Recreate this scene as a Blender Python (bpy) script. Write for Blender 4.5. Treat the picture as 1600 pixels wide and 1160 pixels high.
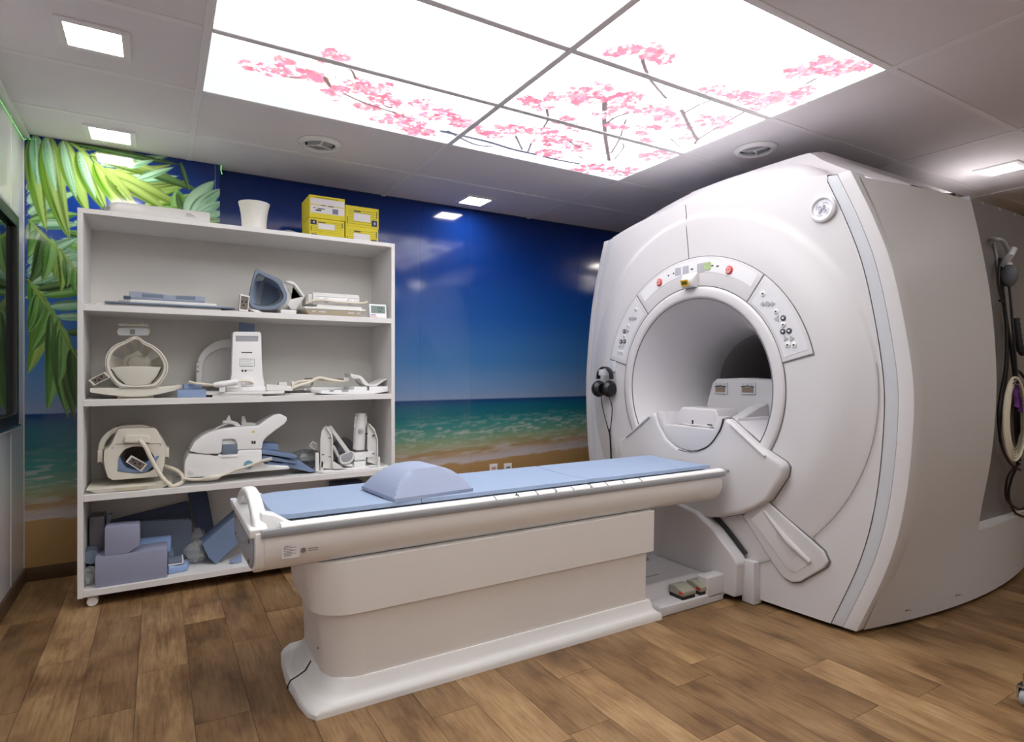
import bpy, bmesh, math, random
import numpy as np
from mathutils import Vector, Matrix

for _o in list(bpy.data.objects):
    bpy.data.objects.remove(_o)
SC = bpy.context.scene
COL = SC.collection
rng = random.Random(7)
nrg = np.random.default_rng(5)

# ---------------------------------------------------------------- camera, world, exposure
FPX, YAW, CAMH = 927.0, 0.5385, 1.09
CEIL = 2.3145
AX, ZC = 2.17, 1.00            # scanner axis: y and z of the bore centre
cam_d = bpy.data.cameras.new('camera')
cam_d.sensor_width = 36.0
cam_d.lens = 36.0 * FPX / 1600.0
cam_d.clip_start = 0.02
cam = bpy.data.objects.new('camera', cam_d)
COL.objects.link(cam)
cam.location = (0, 0, CAMH)
cam.rotation_euler = (math.pi / 2, 0, -YAW)
SC.camera = cam
world = bpy.data.worlds.new('world')
world.use_nodes = True
world.node_tree.nodes['Background'].inputs[0].default_value = (0.02, 0.02, 0.022, 1)
world.node_tree.nodes['Background'].inputs[1].default_value = 1.0
SC.world = world
SC.view_settings.view_transform = 'Standard'
SC.view_settings.look = 'None'
SC.view_settings.gamma = 1.0
SC.view_settings.use_curve_mapping = False
EXPO = 1.3
SC.view_settings.exposure = EXPO
PANEL_L = 2.0 ** -EXPO # the print colours below are given as they should show
DOWN_L = 17.0          # radiance of the square downlights

# ---------------------------------------------------------------- pixel -> place helpers
_F = (math.sin(YAW), math.cos(YAW))
_R = (math.cos(YAW), -math.sin(YAW))
def ray(px, py):
    a = (px - 800.0) / FPX
    return Vector((_F[0] + _R[0] * a, _F[1] + _R[1] * a, (580.0 - py) / FPX))
def zat(px, py, z):
    r = ray(px, py); t = (z - CAMH) / r.z
    return Vector((r.x * t, r.y * t, z))
def yat(px, py, y):
    r = ray(px, py); t = y / r.y
    return Vector((r.x * t, y, CAMH + r.z * t))
def xat(px, py, x):
    r = ray(px, py); t = x / r.x
    return Vector((x, r.y * t, CAMH + r.z * t))

# ---------------------------------------------------------------- materials
MATS = {}
def lin(c):
    return tuple(((v / 255.0) / 12.92 if v / 255.0 <= 0.04045 else ((v / 255.0 + 0.055) / 1.055) ** 2.4) for v in c)
def mat(name, rgb, rough=0.5, metal=0.0, var=0.04, scale=6.0, bump=0.0, bscale=80.0, emit=None, estr=1.0, coat=0.0, alpha=None, trans=0.0, spec=0.5):
    """procedural material: colour with a little noise variation and optional fine relief"""
    if name in MATS: return MATS[name]
    m = bpy.data.materials.new(name); m.use_nodes = True
    nt = m.node_tree; b = nt.nodes['Principled BSDF']
    c = lin(rgb)
    tc = nt.nodes.new('ShaderNodeTexCoord')
    nz = nt.nodes.new('ShaderNodeTexNoise'); nz.inputs['Scale'].default_value = scale; nz.inputs['Detail'].default_value = 4
    nt.links.new(tc.outputs['Object'], nz.inputs['Vector'])
    mx = nt.nodes.new('ShaderNodeMix'); mx.data_type = 'RGBA'
    mx.inputs[6].default_value = (*[max(0, v * (1 - var)) for v in c], 1)
    mx.inputs[7].default_value = (*[min(1, v * (1 + var)) for v in c], 1)
    nt.links.new(nz.outputs['Fac'], mx.inputs[0])
    nt.links.new(mx.outputs[2], b.inputs['Base Color'])
    b.inputs['Roughness'].default_value = rough
    b.inputs['Metallic'].default_value = metal
    b.inputs['Specular IOR Level'].default_value = spec
    if coat: b.inputs['Coat Weight'].default_value = coat; b.inputs['Coat Roughness'].default_value = 0.05
    if trans: b.inputs['Transmission Weight'].default_value = trans; b.inputs['IOR'].default_value = 1.3
    if alpha is not None: b.inputs['Alpha'].default_value = alpha
    if emit is not None:
        b.inputs['Emission Color'].default_value = (*lin(emit), 1); b.inputs['Emission Strength'].default_value = estr
    if bump:
        n2 = nt.nodes.new('ShaderNodeTexNoise'); n2.inputs['Scale'].default_value = bscale; n2.inputs['Detail'].default_value = 3
        nt.links.new(tc.outputs['Object'], n2.inputs['Vector'])
        bp = nt.nodes.new('ShaderNodeBump'); bp.inputs['Strength'].default_value = bump; bp.inputs['Distance'].default_value = 0.002
        nt.links.new(n2.outputs['Fac'], bp.inputs['Height']); nt.links.new(bp.outputs['Normal'], b.inputs['Normal'])
    MATS[name] = m
    return m

PANEL_BOOST = 5.2      # how far the clear print lets the lamps behind it shine through
def attr_mat(name, rough, emit=0.0, spec=0.5):
    m = bpy.data.materials.new(name); m.use_nodes = True
    nt = m.node_tree; b = nt.nodes['Principled BSDF']
    a = nt.nodes.new('ShaderNodeAttribute'); a.attribute_name = 'print'
    b.inputs['Roughness'].default_value = rough
    b.inputs['Specular IOR Level'].default_value = spec
    if emit:
        b.inputs['Base Color'].default_value = (0.5, 0.5, 0.5, 1)
        nt.links.new(a.outputs['Color'], b.inputs['Emission Color']); b.inputs['Emission Strength'].default_value = emit
    else:
        nt.links.new(a.outputs['Color'], b.inputs['Base Color'])
    MATS[name] = m
    return m

def wood_mat():
    m = bpy.data.materials.new('oak_vinyl'); m.use_nodes = True
    nt = m.node_tree; N = nt.nodes; L = nt.links; b = N['Principled BSDF']
    geo = N.new('ShaderNodeNewGeometry'); oi = N.new('ShaderNodeObjectInfo')
    off = N.new('ShaderNodeVectorMath'); off.operation = 'MULTIPLY_ADD'
    comb = N.new('ShaderNodeCombineXYZ')
    for i in range(3): L.new(oi.outputs['Random'], comb.inputs[i])
    L.new(comb.outputs[0], off.inputs[0]); off.inputs[1].default_value = (37, 53, 11); L.new(geo.outputs['Position'], off.inputs[2])
    def stretched(sx, sy, scale, detail, rough=0.55):
        mp = N.new('ShaderNodeMapping'); mp.inputs['Scale'].default_value = (sx, sy, 1); L.new(off.outputs[0], mp.inputs['Vector'])
        n = N.new('ShaderNodeTexNoise'); n.inputs['Scale'].default_value = scale; n.inputs['Detail'].default_value = detail; n.inputs['Roughness'].default_value = rough
        L.new(mp.outputs[0], n.inputs['Vector']); return n
    patch = stretched(1.0, 0.55, 7.0, 4)
    grain = stretched(1.0, 0.07, 95.0, 5, 0.65)
    rings = stretched(1.0, 0.18, 14.0, 6, 0.6)
    def ramp(src, stops):
        r = N.new('ShaderNodeValToRGB'); e = r.color_ramp.elements
        while len(e) < len(stops): e.new(0.5)
        for i, (p, c) in enumerate(stops): e[i].position = p; e[i].color = (*lin(c), 1)
        L.new(src, r.inputs[0]); return r
    base = ramp(patch.outputs['Fac'], [(0.28, (122, 94, 64)), (0.45, (160, 128, 91)), (0.62, (177, 146, 107)), (0.8, (192, 162, 124))])
    tone = ramp(oi.outputs['Random'], [(0.0, (198, 190, 180)), (0.5, (232, 228, 222)), (1.0, (255, 252, 248))])
    mul = N.new('ShaderNodeMix'); mul.data_type = 'RGBA'; mul.blend_type = 'MULTIPLY'; mul.inputs[0].default_value = 1.0
    L.new(base.outputs[0], mul.inputs[6]); L.new(tone.outputs[0], mul.inputs[7])
    gr = ramp(grain.outputs['Fac'], [(0.3, (190, 178, 166)), (0.6, (255, 255, 255))])
    mul2 = N.new('ShaderNodeMix'); mul2.data_type = 'RGBA'; mul2.blend_type = 'MULTIPLY'; mul2.inputs[0].default_value = 0.75
    L.new(mul.outputs[2], mul2.inputs[6]); L.new(gr.outputs[0], mul2.inputs[7])
    rr = ramp(rings.outputs['Fac'], [(0.33, (150, 128, 108)), (0.5, (255, 255, 255))])
    mul3 = N.new('ShaderNodeMix'); mul3.data_type = 'RGBA'; mul3.blend_type = 'MULTIPLY'; mul3.inputs[0].default_value = 0.55
    L.new(mul2.outputs[2], mul3.inputs[6]); L.new(rr.outputs[0], mul3.inputs[7])
    L.new(mul3.outputs[2], b.inputs['Base Color'])
    b.inputs['Roughness'].default_value = 0.42
    b.inputs['Specular IOR Level'].default_value = 0.35
    bp = N.new('ShaderNodeBump'); bp.inputs['Strength'].default_value = 0.12; bp.inputs['Distance'].default_value = 0.001
    L.new(grain.outputs['Fac'], bp.inputs['Height']); L.new(bp.outputs[0], b.inputs['Normal'])
    MATS['oak'] = m
    return m

WHITE = mat('white_laminate', (226, 224, 222), 0.45, var=0.02, bump=0.05)
PLASTIC = mat('scanner_white', (206, 204, 207), 0.38, var=0.015, bump=0.03, bscale=220)
TABLEW = mat('table_white', (234, 231, 229), 0.42, var=0.015)
RAILW = mat('rail_white', (238, 238, 238), 0.3, var=0.01)
COILW = mat('coil_white', (226, 225, 222), 0.4, var=0.02)
CREAM = mat('coil_cream', (218, 213, 200), 0.42, var=0.03)
TAN = mat('aged_tan_plastic', (196, 184, 160), 0.5, var=0.05)
GREYTRIM = mat('grey_trim', (196, 199, 206), 0.4, var=0.02)
MIDGREY = mat('mid_grey', (160, 164, 170), 0.42, var=0.03)
SEAM = mat('seam_grey', (110, 108, 112), 0.7)
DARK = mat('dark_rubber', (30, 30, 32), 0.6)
BLACK = mat('black_plastic', (17, 17, 19), 0.35)
FOAM = mat('blue_foam', (136, 156, 190), 0.75, var=0.05, scale=14, bump=0.25, bscale=260)
FOAM2 = mat('blue_vinyl_foam', (116, 136, 168), 0.6, var=0.06, scale=10, bump=0.2, bscale=240)
FOAMG = mat('grey_blue_foam', (120, 132, 152), 0.7, var=0.05, scale=12, bump=0.2)
FOAMN = mat('navy_foam', (62, 74, 98), 0.75, var=0.06, scale=12, bump=0.2)
FOAML = mat('lavender_foam', (146, 150, 174), 0.7, var=0.05, scale=12, bump=0.2)
PADBLUE = mat('pad_blue', (146, 164, 192), 0.62, var=0.03, scale=10, bump=0.15, bscale=300)
SLATE = mat('slate_pad', (112, 124, 142), 0.6, var=0.05)
SKYPAD = mat('pale_blue_pad', (150, 166, 188), 0.65, var=0.05)
CABLEW = mat('cream_cable', (222, 214, 196), 0.5)
YELLOW = mat('yellow_card', (222, 206, 40), 0.6, var=0.05)
NAVY = mat('navy_print', (32, 44, 84), 0.6)
PAPER = mat('white_paper', (226, 222, 224), 0.7, var=0.02)
PRINT = mat('print_black', (60, 58, 60), 0.7)
PRINTO = mat('print_olive', (150, 138, 40), 0.7)
RED = mat('button_red', (206, 62, 58), 0.45)
LCD = mat('lcd_green', (104, 124, 116), 0.3)
GREENLED = mat('digit_green', (40, 70, 20), 0.5, emit=(190, 240, 90), estr=0.32)
CHROME = mat('chrome', (200, 200, 205), 0.18, metal=1.0)
GOLDPIN = mat('brass_pins', (138, 124, 106), 0.45, metal=0.2, var=0.3, scale=220)
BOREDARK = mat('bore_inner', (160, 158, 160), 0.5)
PLASTICBAG = mat('clear_bag', (206, 210, 214), 0.15, var=0.1, scale=20, alpha=0.38)
BAGGREY = mat('grey_bag', (120, 122, 122), 0.3, var=0.15, scale=25, alpha=0.9)
TILE = mat('ceiling_tile', (232, 228, 232), 0.75, var=0.03, scale=3, bump=0.15, bscale=400)
TBAR = mat('ceiling_bar', (236, 234, 236), 0.5)
GLOSSW = mat('gloss_white_panel', (205, 202, 206), 0.08, var=0.015, spec=0.8)
SKIRT = mat('brown_skirting', (84, 62, 40), 0.5, var=0.2, scale=20)
DOWNLIGHT = mat('downlight_diffuser', (255, 255, 255), 0.5, emit=(255, 252, 246), estr=DOWN_L)
LEDGREEN = mat('green_led', (120, 220, 120), 0.4, emit=(120, 255, 110), estr=0.7)
GLASSDK = mat('dark_glass', (10, 16, 18), 0.03, spec=0.9)
PURPLE = mat('purple_cloth', (104, 52, 132), 0.8, var=0.15, scale=30)
YLABEL = mat('laser_label', (214, 176, 20), 0.5)
LOGOBLUE = mat('logo_blue', (72, 150, 178), 0.5)
OAK = wood_mat()
MURAL = attr_mat('beach_mural', 0.10, spec=0.55)
BLOSSOM = attr_mat('blossom_print', 0.4, emit=PANEL_L)

# ---------------------------------------------------------------- object helpers
ORIGIN = {}
def tag(o, label=None, cat=None, group=None, kind=None):
    if label: o['label'] = label
    if cat: o['category'] = cat
    if group: o['group'] = group
    if kind: o['kind'] = kind
    return o
def thing(name, label, cat, loc=(0, 0, 0), group=None):
    o = bpy.data.objects.new(name, None); COL.objects.link(o)
    o.empty_display_size = 0.05
    o.location = loc; ORIGIN[o.name] = Vector(loc)
    return tag(o, label, cat, group)

class MB:
    """collects shapes in world metres"""
    def __init__(s): s.v = []; s.f = []
    def add(s, vs, fs):
        n = len(s.v); s.v += [Vector(v) for v in vs]; s.f += [tuple(i + n for i in f) for f in fs]; return s
    def box(s, x0, x1, y0, y1, z0, z1, M=None):
        vs = [Vector((x, y, z)) for x in (x0, x1) for y in (y0, y1) for z in (z0, z1)]
        if M is not None: vs = [M @ v for v in vs]
        return s.add(vs, [(0, 1, 3, 2), (4, 6, 7, 5), (0, 4, 5, 1), (2, 3, 7, 6), (0, 2, 6, 4), (1, 5, 7, 3)])
    def prism(s, pts, d):
        """closed polygon (3D points) extruded by vector d"""
        n = len(pts); pts = [Vector(p) for p in pts]; d = Vector(d)
        return s.add(pts + [p + d for p in pts], [tuple(range(n))[::-1], tuple(range(n, 2 * n))] + [(i, (i + 1) % n, n + (i + 1) % n, n + i) for i in range(n)])
    def ring(s, a, b, d):
        """loop a (outer) and loop b (inner) of equal length, extruded by d"""
        n = len(a); d = Vector(d)
        vs = [Vector(p) for p in a] + [Vector(p) for p in b]; vs += [p + d for p in vs]
        fs = []
        for i in range(n):
            j = (i + 1) % n
            fs += [(i, j, n + j, n + i), (2 * n + i, 3 * n + i, 3 * n + j, 2 * n + j), (i, 2 * n + i, 2 * n + j, j), (n + i, n + j, 3 * n + j, 3 * n + i)]
        return s.add(vs, fs)
    def loft(s, loops, cap=True, closed=True):
        n = len(loops[0]); vs = [p for l in loops for p in l]; fs = []
        for k in range(len(loops) - 1):
            for i in range(n if closed else n - 1):
                j = (i + 1) % n
                fs.append((k * n + i, k * n + j, (k + 1) * n + j, (k + 1) * n + i))
        if cap and closed:
            fs += [tuple(range(n))[::-1], tuple((len(loops) - 1) * n + i for i in range(n))]
        return s.add(vs, fs)
    def tube(s, path, r, n=8, cap=True):
        P = [Vector(p) for p in path]; loops = []
        t0 = (P[1] - P[0]).normalized(); up = Vector((0, 0, 1)) if abs(t0.z) < 0.9 else Vector((1, 0, 0))
        a = t0.cross(up).normalized()
        for i, p in enumerate(P):
            t = (P[min(i + 1, len(P) - 1)] - P[max(i - 1, 0)]).normalized()
            a = (a - t * a.dot(t)).normalized(); b = t.cross(a)
            rr = r[i] if isinstance(r, (list, tuple)) else r
            loops.append([p + (a * math.cos(2 * math.pi * k / n) + b * math.sin(2 * math.pi * k / n)) * rr for k in range(n)])
        return s.loft(loops, cap)
    def lathe(s, prof, c, axis='z', n=32, cap=True, a0=0, a1=2 * math.pi):
        """prof: (radius, height along axis) pairs about point c"""
        full = abs(a1 - a0 - 2 * math.pi) < 1e-6; loops = []
        m = n if full else n + 1
        for r, h in prof:
            l = []
            for k in range(m):
                t = a0 + (a1 - a0) * k / n; p, q = r * math.cos(t), r * math.sin(t)
                l.append(Vector(c) + Vector({'z': (p, q, h), 'x': (h, p, q), 'y': (p, h, q)}[axis]))
            loops.append(l)
        return s.loft(loops, cap, full)
    def grid(s, fn, nu, nv):
        vs = [fn(i / nu, j / nv) for j in range(nv + 1) for i in range(nu + 1)]
        return s.add(vs, [(j * (nu + 1) + i, j * (nu + 1) + i + 1, (j + 1) * (nu + 1) + i + 1, (j + 1) * (nu + 1) + i) for j in range(nv) for i in range(nu)])
    def xf(s, M):
        s.v = [M @ v for v in s.v]; return s

def mesh_of(name, mb, m, bevel=0.0, seg=2, smooth=35, off=Vector((0, 0, 0)), weld=True, recalc=True):
    me = bpy.data.meshes.new(name)
    me.from_pydata([tuple(v - off) for v in mb.v], [], mb.f)
    bm = bmesh.new(); bm.from_mesh(me)
    if weld: bmesh.ops.remove_doubles(bm, verts=bm.verts, dist=1e-6)
    if recalc: bmesh.ops.recalc_face_normals(bm, faces=bm.faces)
    if bevel:
        es = [e for e in bm.edges if len(e.link_faces) == 2 and e.calc_face_angle(0) > 0.6]
        bmesh.ops.bevel(bm, geom=es, offset=bevel, segments=seg, profile=0.6, affect='EDGES', clamp_overlap=True)
    bm.to_mesh(me); bm.free()
    if smooth:
        me.shade_smooth(); me.set_sharp_from_angle(angle=math.radians(smooth))
    me.materials.append(m)
    return me
def part(name, mb, m, parent=None, bevel=0.0, seg=2, smooth=35, label=None, **k):
    off = ORIGIN.get(parent.name, Vector((0, 0, 0))) if parent else Vector((0, 0, 0))
    me = mesh_of(name, mb, m, bevel, seg, smooth, off, **k)
    o = bpy.data.objects.new(name, me); COL.objects.link(o)
    if parent: o.parent = parent; ORIGIN[o.name] = off.copy()
    else: ORIGIN[o.name] = Vector((0, 0, 0))
    if label: o['label'] = label
    return o
def solo(name, mb, m, label, cat, group=None, bevel=0.0, seg=2, smooth=35, **k):
    """a thing that is one mesh, with its origin at the middle of its foot"""
    xs = [v.x for v in mb.v]; ys = [v.y for v in mb.v]; zs = [v.z for v in mb.v]
    off = Vector(((min(xs) + max(xs)) / 2, (min(ys) + max(ys)) / 2, min(zs)))
    me = mesh_of(name, mb, m, bevel, seg, smooth, off, **k)
    o = bpy.data.objects.new(name, me); COL.objects.link(o); o.location = off
    ORIGIN[o.name] = off
    return tag(o, label, cat, group)
def copy_tree(o, parent=None, loc=None, label=None):
    c = o.copy(); COL.objects.link(c); c.parent = parent
    if loc is not None: c.location = loc; ORIGIN[c.name] = Vector(loc)
    if label: c['label'] = label
    for ch in o.children:
        copy_tree(ch, c)
    return c
def struct(name, mb, m, **k):
    o = part(name, mb, m, None, **k); o['kind'] = 'structure'; return o

def crom(pts, n=8, closed=False):
    P = [Vector(p) for p in pts]; out = []; m = len(P)
    for i in range(m if closed else m - 1):
        g = (lambda k: P[k % m]) if closed else (lambda k: P[min(max(k, 0), m - 1)])
        p0, p1, p2, p3 = g(i - 1), g(i), g(i + 1), g(i + 2)
        for k in range(n):
            t = k / n
            out.append(0.5 * ((2 * p1) + (p2 - p0) * t + (2 * p0 - 5 * p1 + 4 * p2 - p3) * t * t + (3 * p1 - p0 - 3 * p2 + p3) * t ** 3))
    if not closed: out.append(P[-1])
    return out
def resample(loop, n):
    P = [Vector(p) for p in loop]; P.append(P[0])
    L = [0]
    for a, b in zip(P, P[1:]): L.append(L[-1] + (b - a).length)
    out = []; k = 0
    for i in range(n):
        s = L[-1] * i / n
        while L[k + 1] < s: k += 1
        t = (s - L[k]) / max(L[k + 1] - L[k], 1e-9)
        out.append(P[k].lerp(P[k + 1], t))
    return out
def shrink(loop, k):
    c = sum(loop, Vector()) / len(loop); return [c + (p - c) * k for p in loop]
_txt = {}
def text_mesh(s, size, depth=0.0004):
    """flat lettering as a mesh in its own xy plane, centred"""
    key = (s, size, depth)
    if key not in _txt:
        cu = bpy.data.curves.new('lettering', 'FONT'); cu.body = s; cu.size = size; cu.extrude = depth
        cu.align_x = 'CENTER'; cu.align_y = 'CENTER'; cu.resolution_u = 3
        o = bpy.data.objects.new('lettering', cu); COL.objects.link(o)
        dg = bpy.context.evaluated_depsgraph_get(); dg.update()
        me = bpy.data.meshes.new_from_object(o.evaluated_get(dg))
        bpy.data.objects.remove(o)
        _txt[key] = ([v.co.copy() for v in me.vertices], [tuple(p.vertices) for p in me.polygons])
        bpy.data.meshes.remove(me)
    return _txt[key]
def lettering(s, size, m, parent, pos, right, up, name='lettering', depth=0.0004):
    vs, fs = text_mesh(s, size, depth)
    r = Vector(right).normalized(); u = Vector(up).normalized(); nn = r.cross(u)
    mb = MB().add([Vector(pos) + r * v.x + u * v.y + nn * v.z for v in vs], fs)
    return part(name, mb, m, parent, smooth=0, recalc=False, weld=False)
# ================================================================ THE ROOM
XL, XR, YB, YL_, YF = -0.593, 5.85, 4.03, 3.92, -1.6     # left wall, right wall, back wall, stepped panel, wall behind
PANX = 0.318                                              # right edge of the stepped palm panel

# ---- floor: a slab with vinyl planks as its pieces
floor = struct('floor', MB().box(XL - .1, XR + .1, YF - .1, YB + .1, -0.06, -0.006), SEAM)
PW, PL = 0.16, 0.84
offs = {-7: 3.28, -6: 2.77, -5: 3.118, -4: 2.52, -3: 2.905, -2: 2.614, -1: 2.865}
_plk = {}
k = -8
while 0.578 + PW * k < XR:
    x0 = max(0.578 + PW * k, XL); x1 = min(0.578 + PW * (k + 1), XR)
    ye = offs.get(k + 0, 2.2 + rng.random() * PL)
    y = ye - PL * math.ceil((ye - YF) / PL)
    while y < YB:
        a, b = max(y, YF), min(y + PL, YB)
        if b - a > 0.02 and x1 - x0 > 0.01:
            key = (round(x1 - x0, 4), round(b - a, 4))
            g = 0.0007
            if key not in _plk:
                w_, l_ = key
                _plk[key] = mesh_of('plank', MB().box(-w_ / 2 + g, w_ / 2 - g, -l_ / 2 + g, l_ / 2 - g, -0.006, 0), OAK, smooth=0)
            o = bpy.data.objects.new('plank', _plk[key]); COL.objects.link(o)
            o.parent = floor; o.location = ((x0 + x1) / 2, (a + b) / 2, 0)
        y += PL
    k += 1

# ---- mural painting (computed once, stored as colours of the wall surface)
def ramp_np(z, stops):
    zs = np.array([s[0] for s in stops]); cs = np.array([lin(s[1]) for s in stops])
    return np.stack([np.interp(z, zs, cs[:, i]) for i in range(3)], -1)
def vnoise(x, y, seed):
    r = np.random.default_rng(seed); n = 64; G = r.random((n, n))
    xi = np.floor(x).astype(int); yi = np.floor(y).astype(int); fx = x - xi; fy = y - yi
    fx = fx * fx * (3 - 2 * fx); fy = fy * fy * (3 - 2 * fy)
    g = lambda a, b: G[a % n, b % n]
    return (g(xi, yi) * (1 - fx) + g(xi + 1, yi) * fx) * (1 - fy) + (g(xi, yi + 1) * (1 - fx) + g(xi + 1, yi + 1) * fx) * fy
def fbm(x, y, seed, o=4):
    s = 0; a = 0.5
    for i in range(o): s = s + a * vnoise(x * 2 ** i, y * 2 ** i, seed + i); a *= 0.5
    return s
def beach(X, Z, hor=0.875):
    sand = 0.308 + 0.038 * (X + 0.5) + 0.03 * (fbm(X * 2.2, Z * 0 + 3, 11) - 0.5)
    z = Z - (sand - 0.40)                   # near the shore the bands follow the sand line
    m = np.clip((hor - Z) / 0.3, 0, 1); zz = hor - (hor - Z) * (1 - m) - m * (hor - z) * 1.0
    zz = np.where(Z > hor, Z, Z * (1 - m) + z * m)
    wob = (fbm(X * 5, zz * 40, 21) - 0.47) * 0.05 * np.clip((hor - zz) / 0.15, 0, 1)
    col = ramp_np(zz + np.where(zz < hor - .01, wob, 0), [
        (0.00, (152, 118, 70)), (0.20, (172, 136, 88)), (0.392, (184, 148, 100)), (0.40, (206, 198, 198)), (0.43, (192, 180, 180)), (0.46, (188, 164, 138)),
        (0.485, (172, 142, 102)), (0.51, (164, 156, 114)), (0.56, (144, 164, 128)), (0.61, (110, 158, 136)), (0.68, (58, 138, 134)),
        (0.76, (30, 110, 122)), (0.82, (22, 98, 124)), (0.862, (22, 70, 120)), (0.874, (30, 66, 122)), (0.876, (138, 156, 188)),
        (0.95, (114, 148, 192)), (1.15, (70, 126, 184)), (1.5, (34, 92, 172)), (1.85, (16, 64, 150)), (2.32, (8, 38, 108))])
    foam = np.clip((fbm(X * 14, zz * 85, 31, 5) - 0.50) * 6, 0, 1) * np.exp(-((zz - 0.62) / 0.085) ** 2) * 0.6
    foam2 = np.clip((fbm(X * 6, zz * 60, 41, 5) - 0.46) * 5, 0, 1) * np.exp(-((zz - 0.475) / 0.05) ** 2) * 0.6
    fo = np.clip(foam + foam2, 0, 1)[..., None]
    col = col * (1 - fo) + np.array(lin((206, 206, 204))) * fo
    return col
LEAFCOL = {'y': ((106, 152, 42), (48, 78, 16), (164, 194, 106)), 'm': ((126, 182, 140), (60, 112, 78), (172, 210, 176)),
           'g': ((86, 140, 56), (34, 66, 22), (136, 184, 104)), 'd': ((52, 84, 38), (28, 48, 22), (92, 124, 70)),
           'o': ((98, 128, 42), (46, 66, 18), (146, 168, 90)), 's': ((120, 156, 60), (110, 150, 60), (150, 180, 90))}
def leaf(C, X, Z, p0, p1, w, kind, sag=0.0, seed=0):
    """paints one palm leaflet from p0 to p1 (pixels on the stepped panel)"""
    a = yat(*p0, YL_); b = yat(*p1, YL_)
    a = np.array([a.x, a.z]); b = np.array([b.x, b.z]); w = w * 0.0043
    d = b - a; n = np.array([-d[1], d[0]]) / max(np.linalg.norm(d), 1e-6); c = (a + b) / 2 + n * sag * np.linalg.norm(d)
    lo = np.minimum(np.minimum(a, b), c) - w; hi = np.maximum(np.maximum(a, b), c) + w
    sel = np.nonzero((X > lo[0]) & (X < hi[0]) & (Z > lo[1]) & (Z < hi[1]))
    if len(sel[0]) == 0: return
    P = np.stack([X[sel], Z[sel]], -1)
    t = np.linspace(0, 1, 64)[:, None]; Q = (1 - t) ** 2 * a + 2 * t * (1 - t) * c + t * t * b
    T = 2 * (1 - t) * (c - a) + 2 * t * (b - c)
    D = P[:, None, :] - Q[None]; dd = (D ** 2).sum(-1); i = dd.argmin(1)
    tt = t[i, 0]; tan = T[i] / (np.linalg.norm(T[i], axis=1, keepdims=True) + 1e-9); dv = D[np.arange(len(P)), i]
    s = tan[:, 0] * dv[:, 1] - tan[:, 1] * dv[:, 0]; al = np.abs((tan * dv).sum(1))
    prof = w * (np.sin(np.pi * np.clip(tt, 0, 1) ** 0.75) ** 0.7 * 0.95 + 0.06) * (1 - 0.15 * tt)
    cov = np.clip((prof - np.abs(s)) / 0.0045 + 0.35, 0, 1) * (al < 0.012)
    q = s / (prof + 1e-6)
    base, dk, lt = [np.array(lin(v)) for v in LEAFCOL[kind]]
    side = np.clip(q * 1.3 + 0.5, 0, 1)[:, None]
    col = base * (1 - side) + lt * side
    st = vnoise(q * 3.2 + seed * 3.7 + 20, tt * 0.9 + seed, 50 + seed % 7)
    st2 = vnoise(q * 4.5 + seed * 1.3 + 40, tt * 0.7 + seed, 60 + seed % 5)
    k1 = np.clip((st - 0.46) * 4, 0, 1)[:, None] * 0.8
    col = col * (1 - k1) + dk * k1
    k2 = np.clip((st2 - 0.56) * 5, 0, 1)[:, None] * 0.7
    col = col * (1 - k2) + lt * k2
    col = col * (0.70 + 0.4 * (1 - q * q))[:, None]
    rib = (np.exp(-((q - .05) / .16) ** 2) * 0.7)[:, None]; col = col * (1 - rib) + lt * rib
    w_ = cov[:, None]; C[sel] = C[sel] * (1 - w_) + col * w_
LEAVES = []
def fan(rach, n, side, length, droop, w, kind, spread=0.9):
    P = crom([(x, y, 0) for x, y in rach], 10); r = random.Random(int(rach[0][0] * 7 + side * 3 + n))
    for i in range(n):
        q = (i + .5) / n; j = int(q * (len(P) - 2)); p = P[j]; t = (P[j + 1] - P[j]).normalized()
        nrm = Vector((-t.y, t.x, 0)) * side
        dirv = (t * (1 - spread) + nrm * spread + Vector((0, droop, 0))).normalized()
        L = length * (0.65 + 0.5 * math.sin(math.pi * (0.15 + 0.8 * q))) * (0.85 + 0.3 * r.random())
        k_ = kind[r.randrange(len(kind))]
        LEAVES.append(((p.x, p.y), (p.x + dirv.x * L, p.y + dirv.y * L), w * (0.8 + .4 * r.random()), k_, 0.10 * side * r.random()))
# mint fan from the left, behind
fan([(38, 470), (60, 420), (80, 385), (125, 360)], 9, 1, 110, 0.0, 5.5, 'mmgm', 0.5)
fan([(36, 440), (70, 400), (130, 330)], 8, 1, 100, 0.1, 5.5, 'mgmd', 0.6)
LEAVES += [((44, 412), (122, 372), 9, 'm', .05), ((44, 428), (124, 398), 10, 'm', .06), ((46, 436), (124, 420), 9, 'm', .04), ((44, 300), (92, 262), 8, 'm', .1),
           ((44, 318), (112, 282), 9, 'm', .1), ((44, 335), (120, 300), 8, 'm', .08), ((46, 345), (122, 335), 8, 'g', .05), ((60, 352), (122, 352), 7, 'm', .05)]
# lower frond: rachis and leaflets
fan([(44, 437), (62, 455), (90, 500), (124, 566)], 7, 1, 62, 0.9, 7, 'gyg', 0.35)
fan([(44, 437), (62, 455), (90, 500), (124, 566)], 8, -1, 74, 0.1, 6.5, 'mmgd', 0.75)
LEAVES += [((68, 470), (44, 582), 11, 'y', .08), ((78, 480), (50, 548), 10, 'g', .08), ((82, 490), (74, 640), 11, 'g', .08), ((92, 500), (106, 650), 9, 'g', -.06),
           ((104, 525), (117, 655), 8, 'd', -.05), ((60, 458), (44, 520), 9, 'g', .1), ((98, 512), (92, 600), 8, 'g', .06), ((112, 545), (122, 640), 8, 'd', 0)]
LEAVES += [((44, 437), (90, 500), 2.2, 's', -.03), ((90, 500), (124, 566), 2.0, 's', -.03)]
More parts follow.
